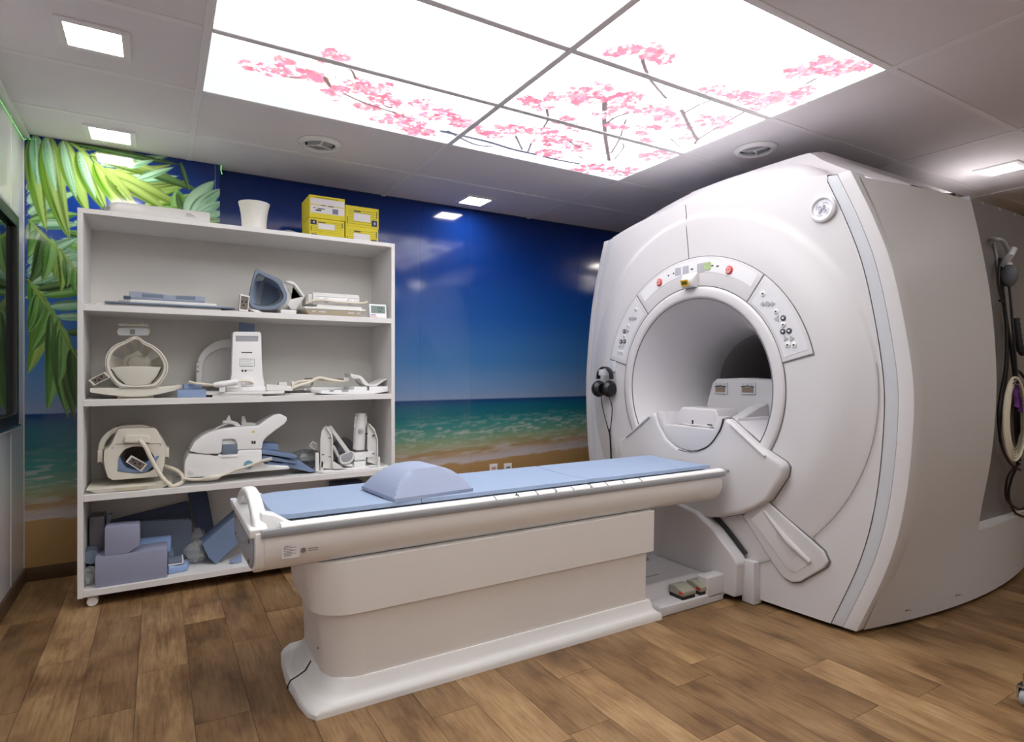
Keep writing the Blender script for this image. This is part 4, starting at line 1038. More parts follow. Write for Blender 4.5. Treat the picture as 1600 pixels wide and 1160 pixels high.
# maker's plate printed on the shell
lp = lambda px, py: yat(px, py, TY - .2575)
a, b = lp(440, 851), lp(468, 870)
sty = TY - .2585
pl_ = part('type_plate', MB().box(a.x, b.x, sty, sty + .0012, b.z, a.z), PAPER, tab, smooth=0)
for i in range(7):
    z = a.z - .008 - i * (a.z - b.z - .012) / 7
    part('print_line', MB().box(a.x + .006, a.x + .006 + (b.x - a.x - .014) * (.95 if i % 2 else .6), sty - .0004, sty, z - .0012, z), PRINT, pl_, smooth=0)
c = lp(474, 860)
part('approval_mark', MB().lathe([(.008, 0), (.008, -.0008), (.0005, -.0008)], (c.x, sty + .0004, c.z), 'y', 16), mat('mark_grey', (120, 116, 114), .6), tab)
part('print_line', MB().box(c.x + .014, c.x + .045, sty - .0004, sty, c.z + .002, c.z + .0036).box(c.x + .014, c.x + .044, sty - .0004, sty, c.z - .004, c.z - .0025), PRINT, tab, smooth=0)

# stepped pedestal and skirted base (rounded in plan)
def rrect(x0, x1, hw, r, z, n=8, dy=0):
    out = []
    for cx_, cy_, a0 in ((x1 - r, hw - r, 0), (x0 + r, hw - r, 90), (x0 + r, -hw + r, 180), (x1 - r, -hw + r, 270)):
        for i in range(n + 1):
            a = math.radians(a0 + 90 * i / n); out.append(Vector((cx_ + r * math.cos(a), TY + dy + cy_ + r * math.sin(a), z)))
    return out
def rtap(x0, x1, hw, rl, z):
    out = []
    for cx_, cy_, a0, r in ((x1 - .015, hw - .015, 0, .015), (x0 + rl, hw - rl, 90, rl), (x0 + rl, -hw + rl, 180, rl), (x1 - .015, -hw + .015, 270, .015)):
        for i in range(11):
            a = math.radians(a0 + 90 * i / 10); out.append(Vector((cx_ + r * math.cos(a), TY + cy_ + r * math.sin(a), z)))
    return out
part('pedestal_upper', MB().loft([rtap(.440, 1.873, .243, .125, .296), rtap(.430, 1.878, .248, .125, .300), rtap(.412, 1.880, .250, .12, .46), rtap(.412, 1.880, .250, .12, .475)]), TABLEW, tab, smooth=50)
part('pedestal_lower', MB().loft([rtap(.470, 1.846, .232, .115, .055), rtap(.468, 1.846, .232, .115, .15), rtap(.456, 1.848, .234, .115, .31)]), mat('table_white_low', (230, 226, 223), .45), tab, smooth=50)
part('pedestal_gap', MB().loft([rtap(.474, 1.842, .2305, .115, .05), rtap(.466, 1.844, .2335, .115, .054)]), SEAM, tab)
def plan(k, z):
    """base outline: pointed near corners and a bowed end; k pulls it in towards the pedestal"""
    ex = [(-.268, .425), (-.235, .404), (-.16, .392), (-.02, .384), (.02, .384), (.16, .392), (.235, .404), (.268, .425)]
    inn = [(-.238, .60), (-.225, .525), (-.16, .478), (-.05, .465), (.05, .465), (.16, .478), (.225, .525), (.238, .60)]
    L = [Vector((a[1] + (b[1] - a[1]) * k, TY + a[0] + (b[0] - a[0]) * k, z)) for a, b in zip(ex, inn)]
    w = .268 + (.238 - .268) * k
    return L + [Vector((1.1, TY + w, z)), Vector((1.9 - .045 * k, TY + w, z)), Vector((1.9 - .045 * k, TY - w, z)), Vector((1.1, TY - w, z))]
base = part('table_base', MB().loft([plan(0, 0), plan(0.0, .014), plan(.10, .028), plan(.42, .036), plan(.72, .050), plan(.92, .080), plan(1.0, .086)]), RAILW, tab, smooth=40)
part('base_gap', MB().tube([Vector((x, TY - .03 - y, z)) for x, y, z in ((.383, 0, .003), (.383, 0, .014), (.391, 0, .0285), (.417, -.004, .0365), (.440, 0, .0505), (.458, .004, .0805))], .0028, 6), DARK, tab)
for x, y, z in ((.428, TY - .10, .375), (.468, TY - .09, .305), (.472, TY - .12, .292), (.472, TY - .10, .15)):
    part('screw', MB().lathe([(.004, 0), (.004, -.002), (.0005, -.003)], (x - .004, y, z), 'x', 8), SEAM, tab)

# ---- mattress pads and knee cushion
def mattress(x0, x1, label, tap=0.0, z0=.6135, th=.0245):
    sec = lambda x, w: [Vector((x, TY - w, z0 + th * .35)), Vector((x, TY - w, z0 + th)), Vector((x, TY - w * .6, z0 + th - .004)), Vector((x, TY, z0 + th - .006)), Vector((x, TY + w * .6, z0 + th - .004)), Vector((x, TY + w, z0 + th)), Vector((x, TY + w, z0 + th * .35)), Vector((x, TY + w * .6, z0)), Vector((x, TY - w * .6, z0))]
    return solo('mattress_pad', MB().loft([sec(x0, .195 - tap), sec(x0 + .05, .200 - tap * .2), sec(x1 - .02, .200), sec(x1, .200)]), PADBLUE, label, 'mattress pad', 'mattress pads on the table', bevel=.003)
mattress(.318, .800, 'blue mattress pad at the foot end of the table, under the knee cushion edge', .02)
mattress(.803, 1.545, 'blue mattress pad in the middle of the table, running from the knee cushion')
mattress(1.548, 2.285, 'blue mattress pad at the scanner end of the table')
PZ = .6375
x0, x1, y0, y1, H = .685, 1.005, TY - .192, TY + .10, .088
def cush(a, b):
    x = x0 + (x1 - x0) * a; y = y0 + (y1 - y0) * b
    q = 2 * a - 1; arc = H * max(0, 1 - abs(q) ** 2.5) ** .85
    sl = min((y - y0) * 1.35, (y1 - y) * 1.35)
    return Vector((x, y, PZ + .012 + min(arc, max(sl, 0))))
mb = MB().grid(cush, 28, 28)
mb.add([Vector((x, y, z)) for z in (PZ, PZ + .012) for x, y in ((x0, y0), (x1, y0), (x1, y1), (x0, y1))], [(3, 2, 1, 0), (0, 1, 5, 4), (1, 2, 6, 5), (2, 3, 7, 6), (3, 0, 4, 7)])
mb.xf(Matrix.Translation(((x0 + x1) / 2, (y0 + y1) / 2, 0)) @ Matrix.Rotation(.10, 4, 'Z') @ Matrix.Translation((-(x0 + x1) / 2, -(y0 + y1) / 2, 0)))
solo('knee_cushion', mb, mat('cushion_blue', (150, 160, 186), .65, var=.04, bump=.15), 'arched blue foam knee cushion lying on the table pads', 'cushion', smooth=25)

# ================================================================ THE SHELVING UNIT
BX0, BX1, BY0, BY1 = -.314, 1.192, 3.33, 3.715
bk = thing('shelving_unit', 'white laminate shelving unit on casters loaded with coils and foam', 'shelf', ((BX0 + BX1) / 2, (BY0 + BY1) / 2, 0))
TH = .022
part('side_panel', MB().box(BX0, BX0 + TH, BY0, BY1, .05, 1.812), WHITE, bk, bevel=.0015, seg=1)
part('side_panel', MB().box(BX1 - TH, BX1, BY0, BY1, .05, 1.812), WHITE, bk, bevel=.0015, seg=1)
part('top_board', MB().box(BX0, BX1, BY0, BY1, 1.812, 1.835), WHITE, bk, bevel=.0015, seg=1)
part('back_panel', MB().box(BX0 + TH, BX1 - TH, BY1 - .008, BY1, .05, 1.812), mat('back_board', (214, 211, 206), .55), bk)
SH = {1: 1.397, 2: .957, 3: .520, 4: .083}
for k_, z in SH.items():
    part('shelf_board', MB().box(BX0 + TH, BX1 - TH, BY0, BY1 - .008, z - .030, z), WHITE, bk, bevel=.0015, seg=1)
for x in (BX0 + .055, BX1 - .055):
    for y in (BY0 + .04, BY1 - .05):
        c = part('caster', MB().box(x - .018, x + .018, y - .018, y + .018, .044, .05).box(x - .006, x + .006, y - .006, y + .006, .02, .046), PLASTIC, bk)
        for s in (-1, 1):
            part('wheel', MB().lathe([(.002, -.010), (.020, -.009), (.0225, -.004), (.0225, .004), (.020, .009), (.002, .010)], (x, y + s * .013 , .0226), 'y', 20), RAILW, c)

Q = lambda px, py, Y: yat(px, py, Y)
def crop(ox, oy, k):
    return lambda x, y: (ox + x / k, oy + y / k)
A_, B_c, C_, D_ = crop(110, 480, 5.919), crop(360, 480, 5.919), crop(110, 630, 5.919), crop(360, 630, 5.919)
E_, F_, G_, H_, I_ = crop(110, 760, 5.333), crop(110, 380, 5.919), crop(360, 380, 5.919), crop(110, 290, 5.919), crop(360, 290, 5.919)
def W(cr, pts, Y, zmin=None):
    """crop pixels -> points on the vertical plane at depth Y, never below the board"""
    out = [yat(*cr(x, y), Y) for x, y in pts]
    if zmin is not None:
        for p in out: p.z = max(p.z, zmin)
    return out
def slab(cr, pts, Y, d, zmin=None): return MB().prism(W(cr, pts, Y, zmin), (0, d, 0))
def setz(mb, z):
    lo = min(v.z for v in mb.v); 
    for v in mb.v: v.z += z - lo
    return mb
def tb(cr, pts, Ys, r, n=8, k=8, zmin=None):
    if not isinstance(Ys, (list, tuple)): Ys = [Ys] * len(pts)
    P = [yat(*cr(x, y), Y) for (x, y), Y in zip(pts, Ys)]
    if zmin is not None:
        for p in P: p.z = max(p.z, zmin + r)
    return MB().tube(crom(P, k), r, n)

# ---------------- on top of the unit
ZT = 1.835
a = Q(168, 318, 3.42); b = Q(328, 340, 3.42)
def wrap(u, v):
    return None
pk = MB()
L_, Wd, Hh = b.x - a.x, .22, .072
secs = []
for i in range(25):
    s = i / 24; x = a.x + L_ * s; h = Hh * (.985 + .015 * math.sin(i * 1.7)) * (.55 + .45 * min(1, s / .06)) ; wob = .0015 * math.sin(i * 2.3)
    secs.append([Vector((x, 3.42 + wob, ZT)), Vector((x, 3.415 + wob, ZT + h * .5)), Vector((x, 3.425 - wob, ZT + h)), Vector((x, 3.53, ZT + h + .001 * math.sin(i))), Vector((x, 3.62, ZT + h * .95)), Vector((x, 3.64, ZT))])
pkt = thing('wrapped_pack', 'long white plastic-wrapped pack lying on top of the shelving unit', 'package', ((a.x + b.x) / 2, 3.53, ZT))
part('wrapper', MB().loft(secs), mat('wrap_white', (212, 210, 206), .3, var=.04), pkt, smooth=50)
lb = Q(289, 338, 3.412)
part('wrapper_label', MB().box(lb.x, lb.x + .05, 3.4105, 3.4115, ZT + .036, ZT + .054), PAPER, pkt, smooth=0)
for z in (.040, .045, .050):
    part('print_line', MB().box(lb.x + .004, lb.x + .044 - (z - .04) * 1.5, 3.4100, 3.4106, ZT + z, ZT + z + .0018), PRINT, pkt, smooth=0)
cr_ = []
for i in range(12):
    s = i / 11; cr_.append([Vector((a.x - .05 + .06 * s, 3.45 + .1 * math.cos(t_) * (.7 + .3 * math.sin(i * 3 + t_ * 5)), ZT + .001 + .05 * s * abs(math.sin(t_ / 2)) * (.7 + .3 * math.sin(i * 2.1 + 7 * t_)))) for t_ in [2 * math.pi * q / 14 for q in range(14)]])
part('loose_film', MB().loft(cr_), PLASTICBAG, pkt, smooth=20)
def crumple(name, c, rx, ry, rz, m, label, cat, group=None, seed=1):
    r = random.Random(seed); mb = MB(); loops = []
    for i in range(9):
        ph = math.pi * i / 8
        loops.append([Vector((c[0] + rx * math.sin(ph) * math.cos(t_) * (.72 + .5 * r.random()) , c[1] + ry * math.sin(ph) * math.sin(t_) * (.72 + .5 * r.random()), c[2] + rz - rz * math.cos(ph) * (.85 + .15 * r.random()))) for t_ in [2 * math.pi * q / 13 for q in range(13)]])
    mb.loft(loops, cap=True); setz(mb, c[2])
    return solo(name, mb, m, label, cat, group, smooth=12)
c = Q(338, 345, 3.45)
crumple('film_scrap', (c.x, 3.45, ZT), .03, .03, .012, PLASTICBAG, 'small scrap of clear film between the wrapped pack and the flared pot', 'plastic film', seed=3)
c0, c1 = Q(372, 313, 3.42), Q(421.5, 319, 3.42)
pc = ((c0.x + c1.x) / 2 + .004, 3.45, ZT); R0 = .079; h_ = .155
pt = thing('flared_pot', 'white flared ceramic pot on top of the shelving unit', 'pot', pc)
part('pot', MB().lathe([(.001, .0), (.062, .0), (.064, .004), (.062, .03), (.0625, .06), (.066, .095), (.072, .128), (R0, h_), (R0 - .003, h_ + .001), (R0 - .006, h_ - .004), (.064, .11), (.058, .05), (.054, .01), (.001, .010)], pc, 'z', 48, cap=False), mat('pot_white', (228, 226, 218), .3), pt, smooth=50)
c = Q(452, 358, 3.42)
sc_ = crumple('sachet', (c.x, 3.44, ZT), .05, .035, .016, PLASTICBAG, 'small clear sachet beside the yellow boxes', 'plastic bag', seed=8)
YB_ = 3.50
def ybox(x0, x1, z0, z1, label, style, dx=0):
    t = thing('yellow_box', label, 'box', ((x0 + x1) / 2, YB_ + .1, z0), 'yellow cardboard boxes')
    part('carton', MB().box(x0, x1, YB_ + dx, YB_ + .2, z0 + .0005, z1), YELLOW, t, bevel=.002)
    w_, h2 = x1 - x0, z1 - z0; y = YB_ + dx - .0006
    fr = lambda a, b, c_, d, m, nm: part(nm, MB().box(x0 + w_ * a, x0 + w_ * b, y, y + .001, z0 + h2 * c_, z0 + h2 * d), m, t, smooth=0)
    if style == 0:
        fr(.03, .98, .60, .86, PAPER, 'paper_label'); fr(.03, .98, .22, .56, PAPER, 'paper_label')
        y -= .0006
        fr(.32, .45, .565, .60, PRINT, 'print_mark'); fr(.52, .68, .555, .59, PRINT, 'print_mark'); fr(.10, .18, .42, .45, PRINT, 'print_line'); fr(.22, .42, .40, .44, PRINT, 'print_line'); fr(.17, .33, .31, .37, PRINT, 'print_line'); fr(.64, .80, .26, .48, mat('barcode', (120, 122, 140), .6), 'barcode'); fr(.16, .8, .90, .925, PRINTO, 'print_line')
    else:
        for i in range(7): fr(.08, .94, .12 + i * .11, .14 + i * .11, PRINTO, 'print_line')
        y -= .0006
        lo = style == 2
        fr(*((.25, .72, .30, .68) if not lo else (.24, .74, .28, .66)), PAPER, 'paper_label')
        bx = fr(*((.03, .20, .56, .88) if not lo else (.78, .95, .10, .40)), NAVY, 'navy_square'); y -= .0006
        q = .115 if not lo else .865; zz = .72 if not lo else .25
        part('square_mark', MB().prism([Vector((x0 + w_ * (q - .02), y, z0 + h2 * zz)), Vector((x0 + w_ * (q + .025), y, z0 + h2 * (zz + .09))), Vector((x0 + w_ * (q + .025), y, z0 + h2 * (zz - .09)))], (0, .0008, 0)), PAPER, t, smooth=0)
        fr(.25, .45, .72, .77, PRINT, 'print_mark'); fr(.04, .06, .10, .45, PRINT, 'print_mark'); fr(.93, .95, .5, .85, PRINT, 'print_mark')
xl0, xl1 = Q(484, 330, YB_).x, Q(538.5, 330, YB_).x
xr0, xr1 = xl1 + .006, Q(591, 330, YB_).x
ybox(xl0, xl1, ZT, 1.884, 'lowest flat yellow box, at the bottom of the taller stack', 1)
ybox(xl0 - .002, xl1 - .002, 1.884, 1.968, 'yellow box with a navy square, middle of the taller stack', 1)
ybox(xl0 - .004, xl1, 1.968, 2.098, 'large yellow box with white labels and a barcode, topmost of the taller stack', 0, -.008)
ybox(xr0, xr1, ZT, 1.948, 'lower yellow box of the shorter stack', 2)
ybox(xr0 - .001, xr1 + .003, 1.948, 2.070, 'upper yellow box of the shorter stack, navy square at its corner', 2)

# ---------------- upper shelf (1)
Z1 = SH[1]
t = thing('flat_coil', 'white flat coil panel with a thin grey pad lying on the upper shelf', 'coil', (.1, 3.45, Z1))
x0, x1, x2, x3 = Q(132, 470, 3.42).x, Q(163, 480, 3.33).x, Q(366, 480, 3.33).x, Q(339, 480, 3.34).x
part('white_panel', MB().prism([Vector((x, y, Z1 + .0005)) for x, y in ((x0, 3.40), (x0 + .05, 3.352), (x3 + .02, 3.352), (x3 + .02, 3.62), (x0 + .06, 3.64), (x0, 3.58))], (0, 0, .010)), COILW, t, bevel=.004)
part('grey_pad', MB().prism([Vector((x, y, Z1 + .0105)) for x, y in ((x1, 3.337), (x2, 3.334), (x2 + .01, 3.40), (x2 - .1, 3.50), (x1, 3.52))], (0, 0, .009)), SLATE, t, bevel=.003, label='thin grey pad')
part('white_pad', MB().prism([Vector((x, y, Z1 + .0195)) for x, y in ((x1 + .05, 3.42), (x1 + .10, 3.36), (x3, 3.36), (x3 + .01, 3.60), (x1 + .05, 3.62))], (0, 0, .016)), COILW, t, bevel=.005)
ca, cb = Q(193, 466, 3.42), Q(320, 473, 3.42)
z = Z1 + .036
t2 = thing('folded_wrap', 'folded blue-grey mesh wrap lying on the flat coil', 'strap', ((ca.x + cb.x) / 2, 3.47, z))
sec = []
for i in range(25):
    s = i / 24; x = ca.x + .02 + (cb.x - ca.x - .02) * s; h = .044 - .008 * s + .003 * math.sin(9 * s)
    sec.append([Vector((x, 3.41, z)), Vector((x - .004, 3.405, z + h * .3)), Vector((x, 3.42, z + h * .42)), Vector((x + .003, 3.43, z + h)), Vector((x, 3.53, z + h * .9)), Vector((x, 3.54, z))])
wrp = part('wrap', MB().loft(sec), mat('wrap_blue', (146, 154, 172), .8, bump=.3, bscale=300), t2, smooth=40)
for s0, s1 in ((.16, .42), (.58, .82)):
    X0, X1 = ca.x + .02 + (cb.x - ca.x) * s0, ca.x + .02 + (cb.x - ca.x) * s1
    part('mesh_patch', MB().box(X0, X1, 3.419, 3.424, z + .021, z + .036), SLATE, wrp)
part('buckle', MB().box(ca.x, ca.x + .03, 3.40, 3.43, z + .004, z + .020), mat('buckle_slate', (70, 80, 92), .5), t2, bevel=.004)

def connector(cr, quad, Y, d, label, ztop=None, cream=False, zmin=None):
    """cable plug: housing with a recessed face of pins; quad = outline of the face"""
    P = W(cr, quad, Y, zmin); c = sum(P, Vector()) / len(P)
    t = thing('cable_plug', label, 'plug', (c.x, Y, min(p.z for p in P)), 'coil plugs on the shelves')
    I = [c + (p - c) * .80 for p in P]
    part('housing', MB().ring(P, I, (0, d, 0)), CREAM if cream else COILW, t, bevel=.003)
    part('pin_plate', MB().prism([c + (p - c) * .82 + Vector((0, .004, 0)) for p in P], (0, d * .8, 0)), mat('pin_grey', (112, 102, 94), .5, var=.2, scale=90), t, smooth=0)
    e1 = (P[1] - P[0]); e2 = (P[-1] - P[0])
    for u, v in ((.28, .42), (.44, .62), (.66, .40)):
        q = P[0] + e1 * u + e2 * v
        part('pin_socket', MB().lathe([(.0048, .0), (.0048, -.002), (.0005, -.002)], (q.x, Y + .0045, q.z), 'y', 12), DARK, t)
    q = P[0] + e1 * .80 + e2 * .5
    part('pin_block', MB().box(q.x - .006, q.x + .006, Y + .002, Y + .005, q.z - .004, q.z + .004), GOLDPIN, t, smooth=0)
    return t, c
connector(G_, [(92, 470), (180, 490), (165, 640), (80, 625)], 3.345, .06, 'white plug with four sockets leaning on the upper shelf beside the grey cup coil', zmin=Z1 + .001)

# cup-shaped coil lying open towards the room
t = thing('cup_coil', 'slate grey cup-shaped coil with white shell lying on its side, upper shelf', 'coil', (.50, 3.45, Z1))
Ycup = 3.36
outer = [(245, 238), (300, 262), (400, 305), (470, 345), (500, 405), (525, 470), (522, 530), (480, 580), (400, 615), (300, 618), (240, 612), (190, 585), (172, 520), (185, 430), (205, 340), (225, 270)]
inner = [(262, 285), (310, 310), (390, 345), (440, 385), (465, 430), (488, 475), (480, 520), (450, 550), (390, 580), (310, 585), (250, 578), (215, 560), (195, 515), (205, 440), (222, 365), (240, 310)]
Oo = crom(W(G_, outer, Ycup, Z1 + .012), 3, True); Io = crom(W(G_, inner, Ycup + .0, Z1 + .018), 3, True)
part('rim', MB().ring(Oo, Io, (0, .035, 0)), SLATE, t, bevel=.006, seg=3)
back = [Vector((p.x + .05, p.y + .20, p.z)) for p in shrink(Io, .80)]
part('bowl_lining', MB().loft([[p + Vector((0, .02, 0)) for p in Io], [p.lerp(q, .5) + Vector((0, .0, 0)) for p, q in zip(Io, back)], back], cap=False).add(back, [tuple(range(len(back)))]), SKYPAD, t, smooth=60)
dk_ = W(G_, [(262, 290), (318, 318), (300, 350), (240, 352), (215, 380), (225, 340)], Ycup - .002)
part('lining_edge', MB().prism(dk_, (0, .004, 0)), mat('slate_dark', (74, 84, 92), .6), t)
part('lining_roll', MB().tube(crom([p + Vector((-.004, .03, 0)) for p in Io[12:34]], 3), .010, 8), mat('slate_dark', (74, 84, 92), .6), t)
bsh = [Vector((p.x + .075, p.y + .19, max(p.z - .012, Z1 + .004))) for p in shrink(Oo, .92)]
part('shell', MB().loft([[p + Vector((.004, .034, 0)) for p in shrink(Oo, .97)], bsh], cap=False).add([p + Vector((.0, .02, 0)) for p in bsh], [tuple(range(len(bsh)))]), COILW, t, smooth=60)
leg = W(G_, [(508, 352), (540, 346), (570, 352), (604, 372), (695, 488), (690, 500), (605, 622), (560, 610), (520, 560), (560, 520), (672, 495), (590, 385), (545, 372)], 3.46, Z1 + .0015)
part('cradle_leg', MB().prism(leg, (0, .06, 0)), COILW, t, bevel=.004)
part('foot_plate', MB().prism(W(G_, [(165, 612), (250, 618), (300, 655), (235, 640)], 3.345, Z1 + .0005), (0, .10, 0)), COILW, t, bevel=.002)
part('foot_plate', MB().box(Q(*G_(462, 650), 3.36).x, Q(*G_(608, 640), 3.36).x, 3.345, 3.50, Z1 + .0005, Z1 + .022), COILW, t, bevel=.006)

# flat box coil with two knobs on a tray
t = thing('tray_coil', 'cream coil tray with pale slots along its front, upper shelf', 'coil', (.95, 3.46, Z1))
x0, x1 = Q(*G_(684, 640), 3.36).x, Q(*G_(1245, 640), 3.36).x
part('tray', MB().loft([[Vector((x0 + .03, 3.375, Z1 + .0005)), Vector((x1 - .03, 3.375, Z1 + .0005)), Vector((x1 - .03, 3.66, Z1 + .0005)), Vector((x0 + .03, 3.66, Z1 + .0005))], [Vector((x0, 3.35, Z1 + .034)), Vector((x1, 3.35, Z1 + .034)), Vector((x1, 3.67, Z1 + .034)), Vector((x0, 3.67, Z1 + .034))]]), TAN, t, bevel=.004)
part('tray_lid', MB().box(x0 - .002, x1 + .002, 3.348, 3.67, Z1 + .034, Z1 + .046), COILW, t, bevel=.004)
for u0, u1 in ((.12, .18), (.23, .34), (.71, .81), (.86, .92)):
    part('tray_slot', MB().box(-.5 * (u1 - u0) * (x1 - x0), .5 * (u1 - u0) * (x1 - x0), -.001, .002, -.005, .005, Matrix.Translation((x0 + (x1 - x0) * (u0 + u1) / 2, 3.3585, Z1 + .022)) @ Matrix.Rotation(.62, 4, 'X')), PAPER, t, smooth=0)
t = thing('box_coil', 'white box coil with two round knobs stacked on the tray coil', 'coil', (.96, 3.47, Z1 + .046))
x0b, x1b = Q(*G_(765, 500), 3.37).x, Q(*G_(1195, 500), 3.37).x
zb = Z1 + .0462
part('foot', MB().box(x0b + .02, x1b + .012, 3.365, 3.60, zb, zb + .014), COILW, t, bevel=.004)
part('box_body', MB().box(x0b, x1b, 3.37, 3.60, zb + .014, zb + .072), COILW, t, bevel=.006)
part('box_top', MB().prism([Vector((x0b, y, zb + z)) for y, z in ((3.372, .072), (3.385, .084), (3.59, .084), (3.60, .072))], (x1b - x0b, 0, 0)), COILW, t, bevel=.004)
part('lid_seam', MB().box(x0b + .015, x1b - .01, 3.3692, 3.371, zb + .060, zb + .0615).box(x0b + (x1b - x0b) * .66, x0b + (x1b - x0b) * .662, 3.369, 3.371, zb + .0615, zb + .08), SEAM, t, smooth=0)
part('side_hinge', MB().box(x0b - .022, x0b + .004, 3.39, 3.56, zb + .02, zb + .074), COILW, t, bevel=.006)
part('front_panel', MB().box(x0b + .03, x1b - .035, 3.3672, 3.371, zb + .022, zb + .058), RAILW, t, bevel=.001)
for u in (.27, .77):
    k_ = part('knob', MB().lathe([(.012, 0), (.012, -.008), (.009, -.012), (.0005, -.012)], (x0b + (x1b - x0b) * u, 3.368, zb + .040), 'y', 24), COILW, t)
    part('knob_ring', MB().lathe([(.0145, .001), (.0145, -.002), (.0120, -.002), (.0120, .001)], (x0b + (x1b - x0b) * u, 3.3675, zb + .040), 'y', 24, cap=False), MIDGREY, k_)
solo('cream_cable', tb(G_, [(700, 556), (770, 532), (860, 528), (980, 545), (1100, 552), (1230, 556), (1265, 542)], [3.36, 3.352, 3.352, 3.352, 3.352, 3.355, 3.37], .006, zmin=Z1 + .0465), CABLEW, 'cream cable squeezed between the tray coil and the box coil', 'cable')

# thermometer
t = thing('thermometer', 'white digital thermometer with a grey-green display on the upper shelf', 'thermometer', (1.12, 3.36, Z1))
th = lambda x, y: Q(570 + x / 29.0, 465 + y / 29.0, 3.345)
a, b = th(240, 880), th(1000, 900); wt = th(1030, 300).x
x0, x1, zt = a.x, b.x + .002, th(660, 290).z
M = Matrix.Translation(((x0 + x1) / 2, 3.350, Z1 + .0005)) @ Matrix.Rotation(-.16, 4, 'X')
hw, hh = (x1 - x0) / 2, (zt - Z1)
part('case', MB().box(-hw, hw, 0, .014, 0.002, hh, M), RAILW, t, bevel=.003)
part('prop', MB().box(-hw * .6, hw * .6, .03, .034, 0, hh * .6, Matrix.Translation(((x0 + x1) / 2, 3.36, Z1 + .0005)) @ Matrix.Rotation(.1, 4, 'X')), RAILW, t)
part('display', MB().box(-hw * .82, hw * .82, -.0008, .001, hh * .34, hh * .88, M), LCD, t, smooth=0, label='grey-green display')
TR = M.to_3x3()
for s_, sz, u, v in (('19.4', .020, .22, .70), ('54', .017, .18, .48)):
    lettering(s_, sz, mat('lcd_ink', (24, 34, 34), .5), t, M @ Vector((hw * u, -.0014, hh * v)), TR @ Vector((1, 0, 0)), TR @ Vector((0, 0, 1)), 'display_digits')
part('print_mark', MB().box(-hw * .88, -hw * .30, -.0006, .001, hh * .16, hh * .25, M), mat('print_violet', (160, 140, 196), .6), t, smooth=0)
part('print_mark', MB().box(-hw * .95, -hw * .18, -.0006, .001, hh * .05, hh * .085, M), RED, t, smooth=0)
# ---------------- second shelf
Z2 = SH[2]
Yh = 3.40
t = thing('head_coil', 'cream open-faced head coil ring on a curved base with a mirror above', 'coil', (Q(*A_(600, 800), Yh).x, 3.5, Z2))
bp_ = W(A_, [(180, 748), (440, 748), (800, 740), (1030, 722), (1030, 752), (960, 775), (830, 805), (700, 826), (560, 832), (420, 822), (300, 808), (180, 790)], Yh, Z2 + .006)
part('base_plate', MB().prism(bp_, (0, .26, 0)), CREAM, t, bevel=.004)
part('base_foot', MB().box(Q(*A_(430, 830), Yh).x, Q(*A_(770, 830), Yh).x, Yh + .02, Yh + .24, Z2 + .0005, Z2 + .012), TAN, t, bevel=.002)
oR = [(600, 268), (650, 288), (690, 322), (760, 352), (830, 405), (880, 470), (904, 540), (895, 610), (860, 675), (800, 740), (720, 748), (600, 750), (500, 750), (460, 748), (400, 700), (345, 625), (318, 540), (325, 460), (360, 395), (420, 345), (490, 318), (540, 292)]
iR = [(600, 300), (635, 312), (668, 345), (735, 376), (795, 425), (840, 485), (860, 545), (852, 600), (825, 650), (770, 705), (700, 722), (600, 728), (520, 722), (470, 706), (430, 672), (388, 612), (362, 540), (370, 470), (398, 415), (450, 372), (515, 340), (555, 318)]
O2 = crom(W(A_, oR, Yh - .01, Z2 + .05), 4, True); I2 = crom(W(A_, iR, Yh - .01, Z2 + .055), 4, True)
part('front_ring', MB().ring(O2, I2, (0, .035, 0)), CREAM, t, bevel=.005, seg=3, smooth=50)
part('ring_groove', MB().tube(crom([p.lerp(q, .35) + Vector((0, -.0005, 0)) for p, q in zip(O2, I2)][::2], 2), .0012, 5), SEAM, t)
# rear shell with windows: rib cage of bars running back to a rear disc
cc = sum(I2, Vector()) / len(I2)
bk_ = [Vector((cc.x + (p.x - cc.x) * .62, p.y + .20, cc.z - .005 + (p.z - cc.z) * .62)) for p in I2]
n_ = len(I2)
def strip(i0, i1):
    la, lb = [], []
    for q in range(i0, i1 + 1): la.append(I2[q % n_] + Vector((0, .03, 0))); lb.append(bk_[q % n_])
    return MB().loft([la, [a.lerp(b, .5) + (a - cc).normalized() * .008 for a, b in zip(la, lb)], lb], cap=False, closed=False)
for i0, i1 in ((-3, 3), (9, 13), (18, 30), (60, 70), (75, 79)):
    part('shell_rib', strip(i0, i1), CREAM, t, smooth=60)
part('rear_disc', MB().prism(bk_, (0, .02, 0)), CREAM, t, bevel=.004)
part('rear_boss', MB().lathe([(.04, 0), (.036, -.012), (.0005, -.016)], (cc.x - .004, Yh + .19, cc.z + .0), 'y', 28), CREAM, t)
part('shell_floor', strip(28, 62), CREAM, t, smooth=60)
bw = W(A_, [(370, 562), (480, 550), (610, 546), (740, 550), (840, 556), (800, 640), (745, 705), (690, 722), (600, 728), (520, 722), (500, 708), (440, 650)], Yh - .004, Z2 + .04)
part('head_rest', MB().prism(bw, (0, .02, 0)), mat('rest_cream', (206, 202, 190), .5), t, bevel=.004)
for a_, b_ in (((372, 572), (502, 712)), ((842, 562), (748, 702))):
    part('rest_gap', MB().tube([Q(*A_(*a_), Yh - .006), Q(*A_((a_[0] + b_[0]) / 2 + (-16 if a_[0] < 500 else 12), (a_[1] + b_[1]) / 2 + 6), Yh - .006), Q(*A_(*b_), Yh - .006)], .0022, 6), DARK, t)
mr = W(A_, [(470, 192), (700, 192), (728, 205), (738, 228), (725, 252), (695, 263), (475, 263), (445, 255), (428, 230), (440, 205)], Yh + .06)
mo = crom(mr, 3, True); mi = shrink(mo, .90)
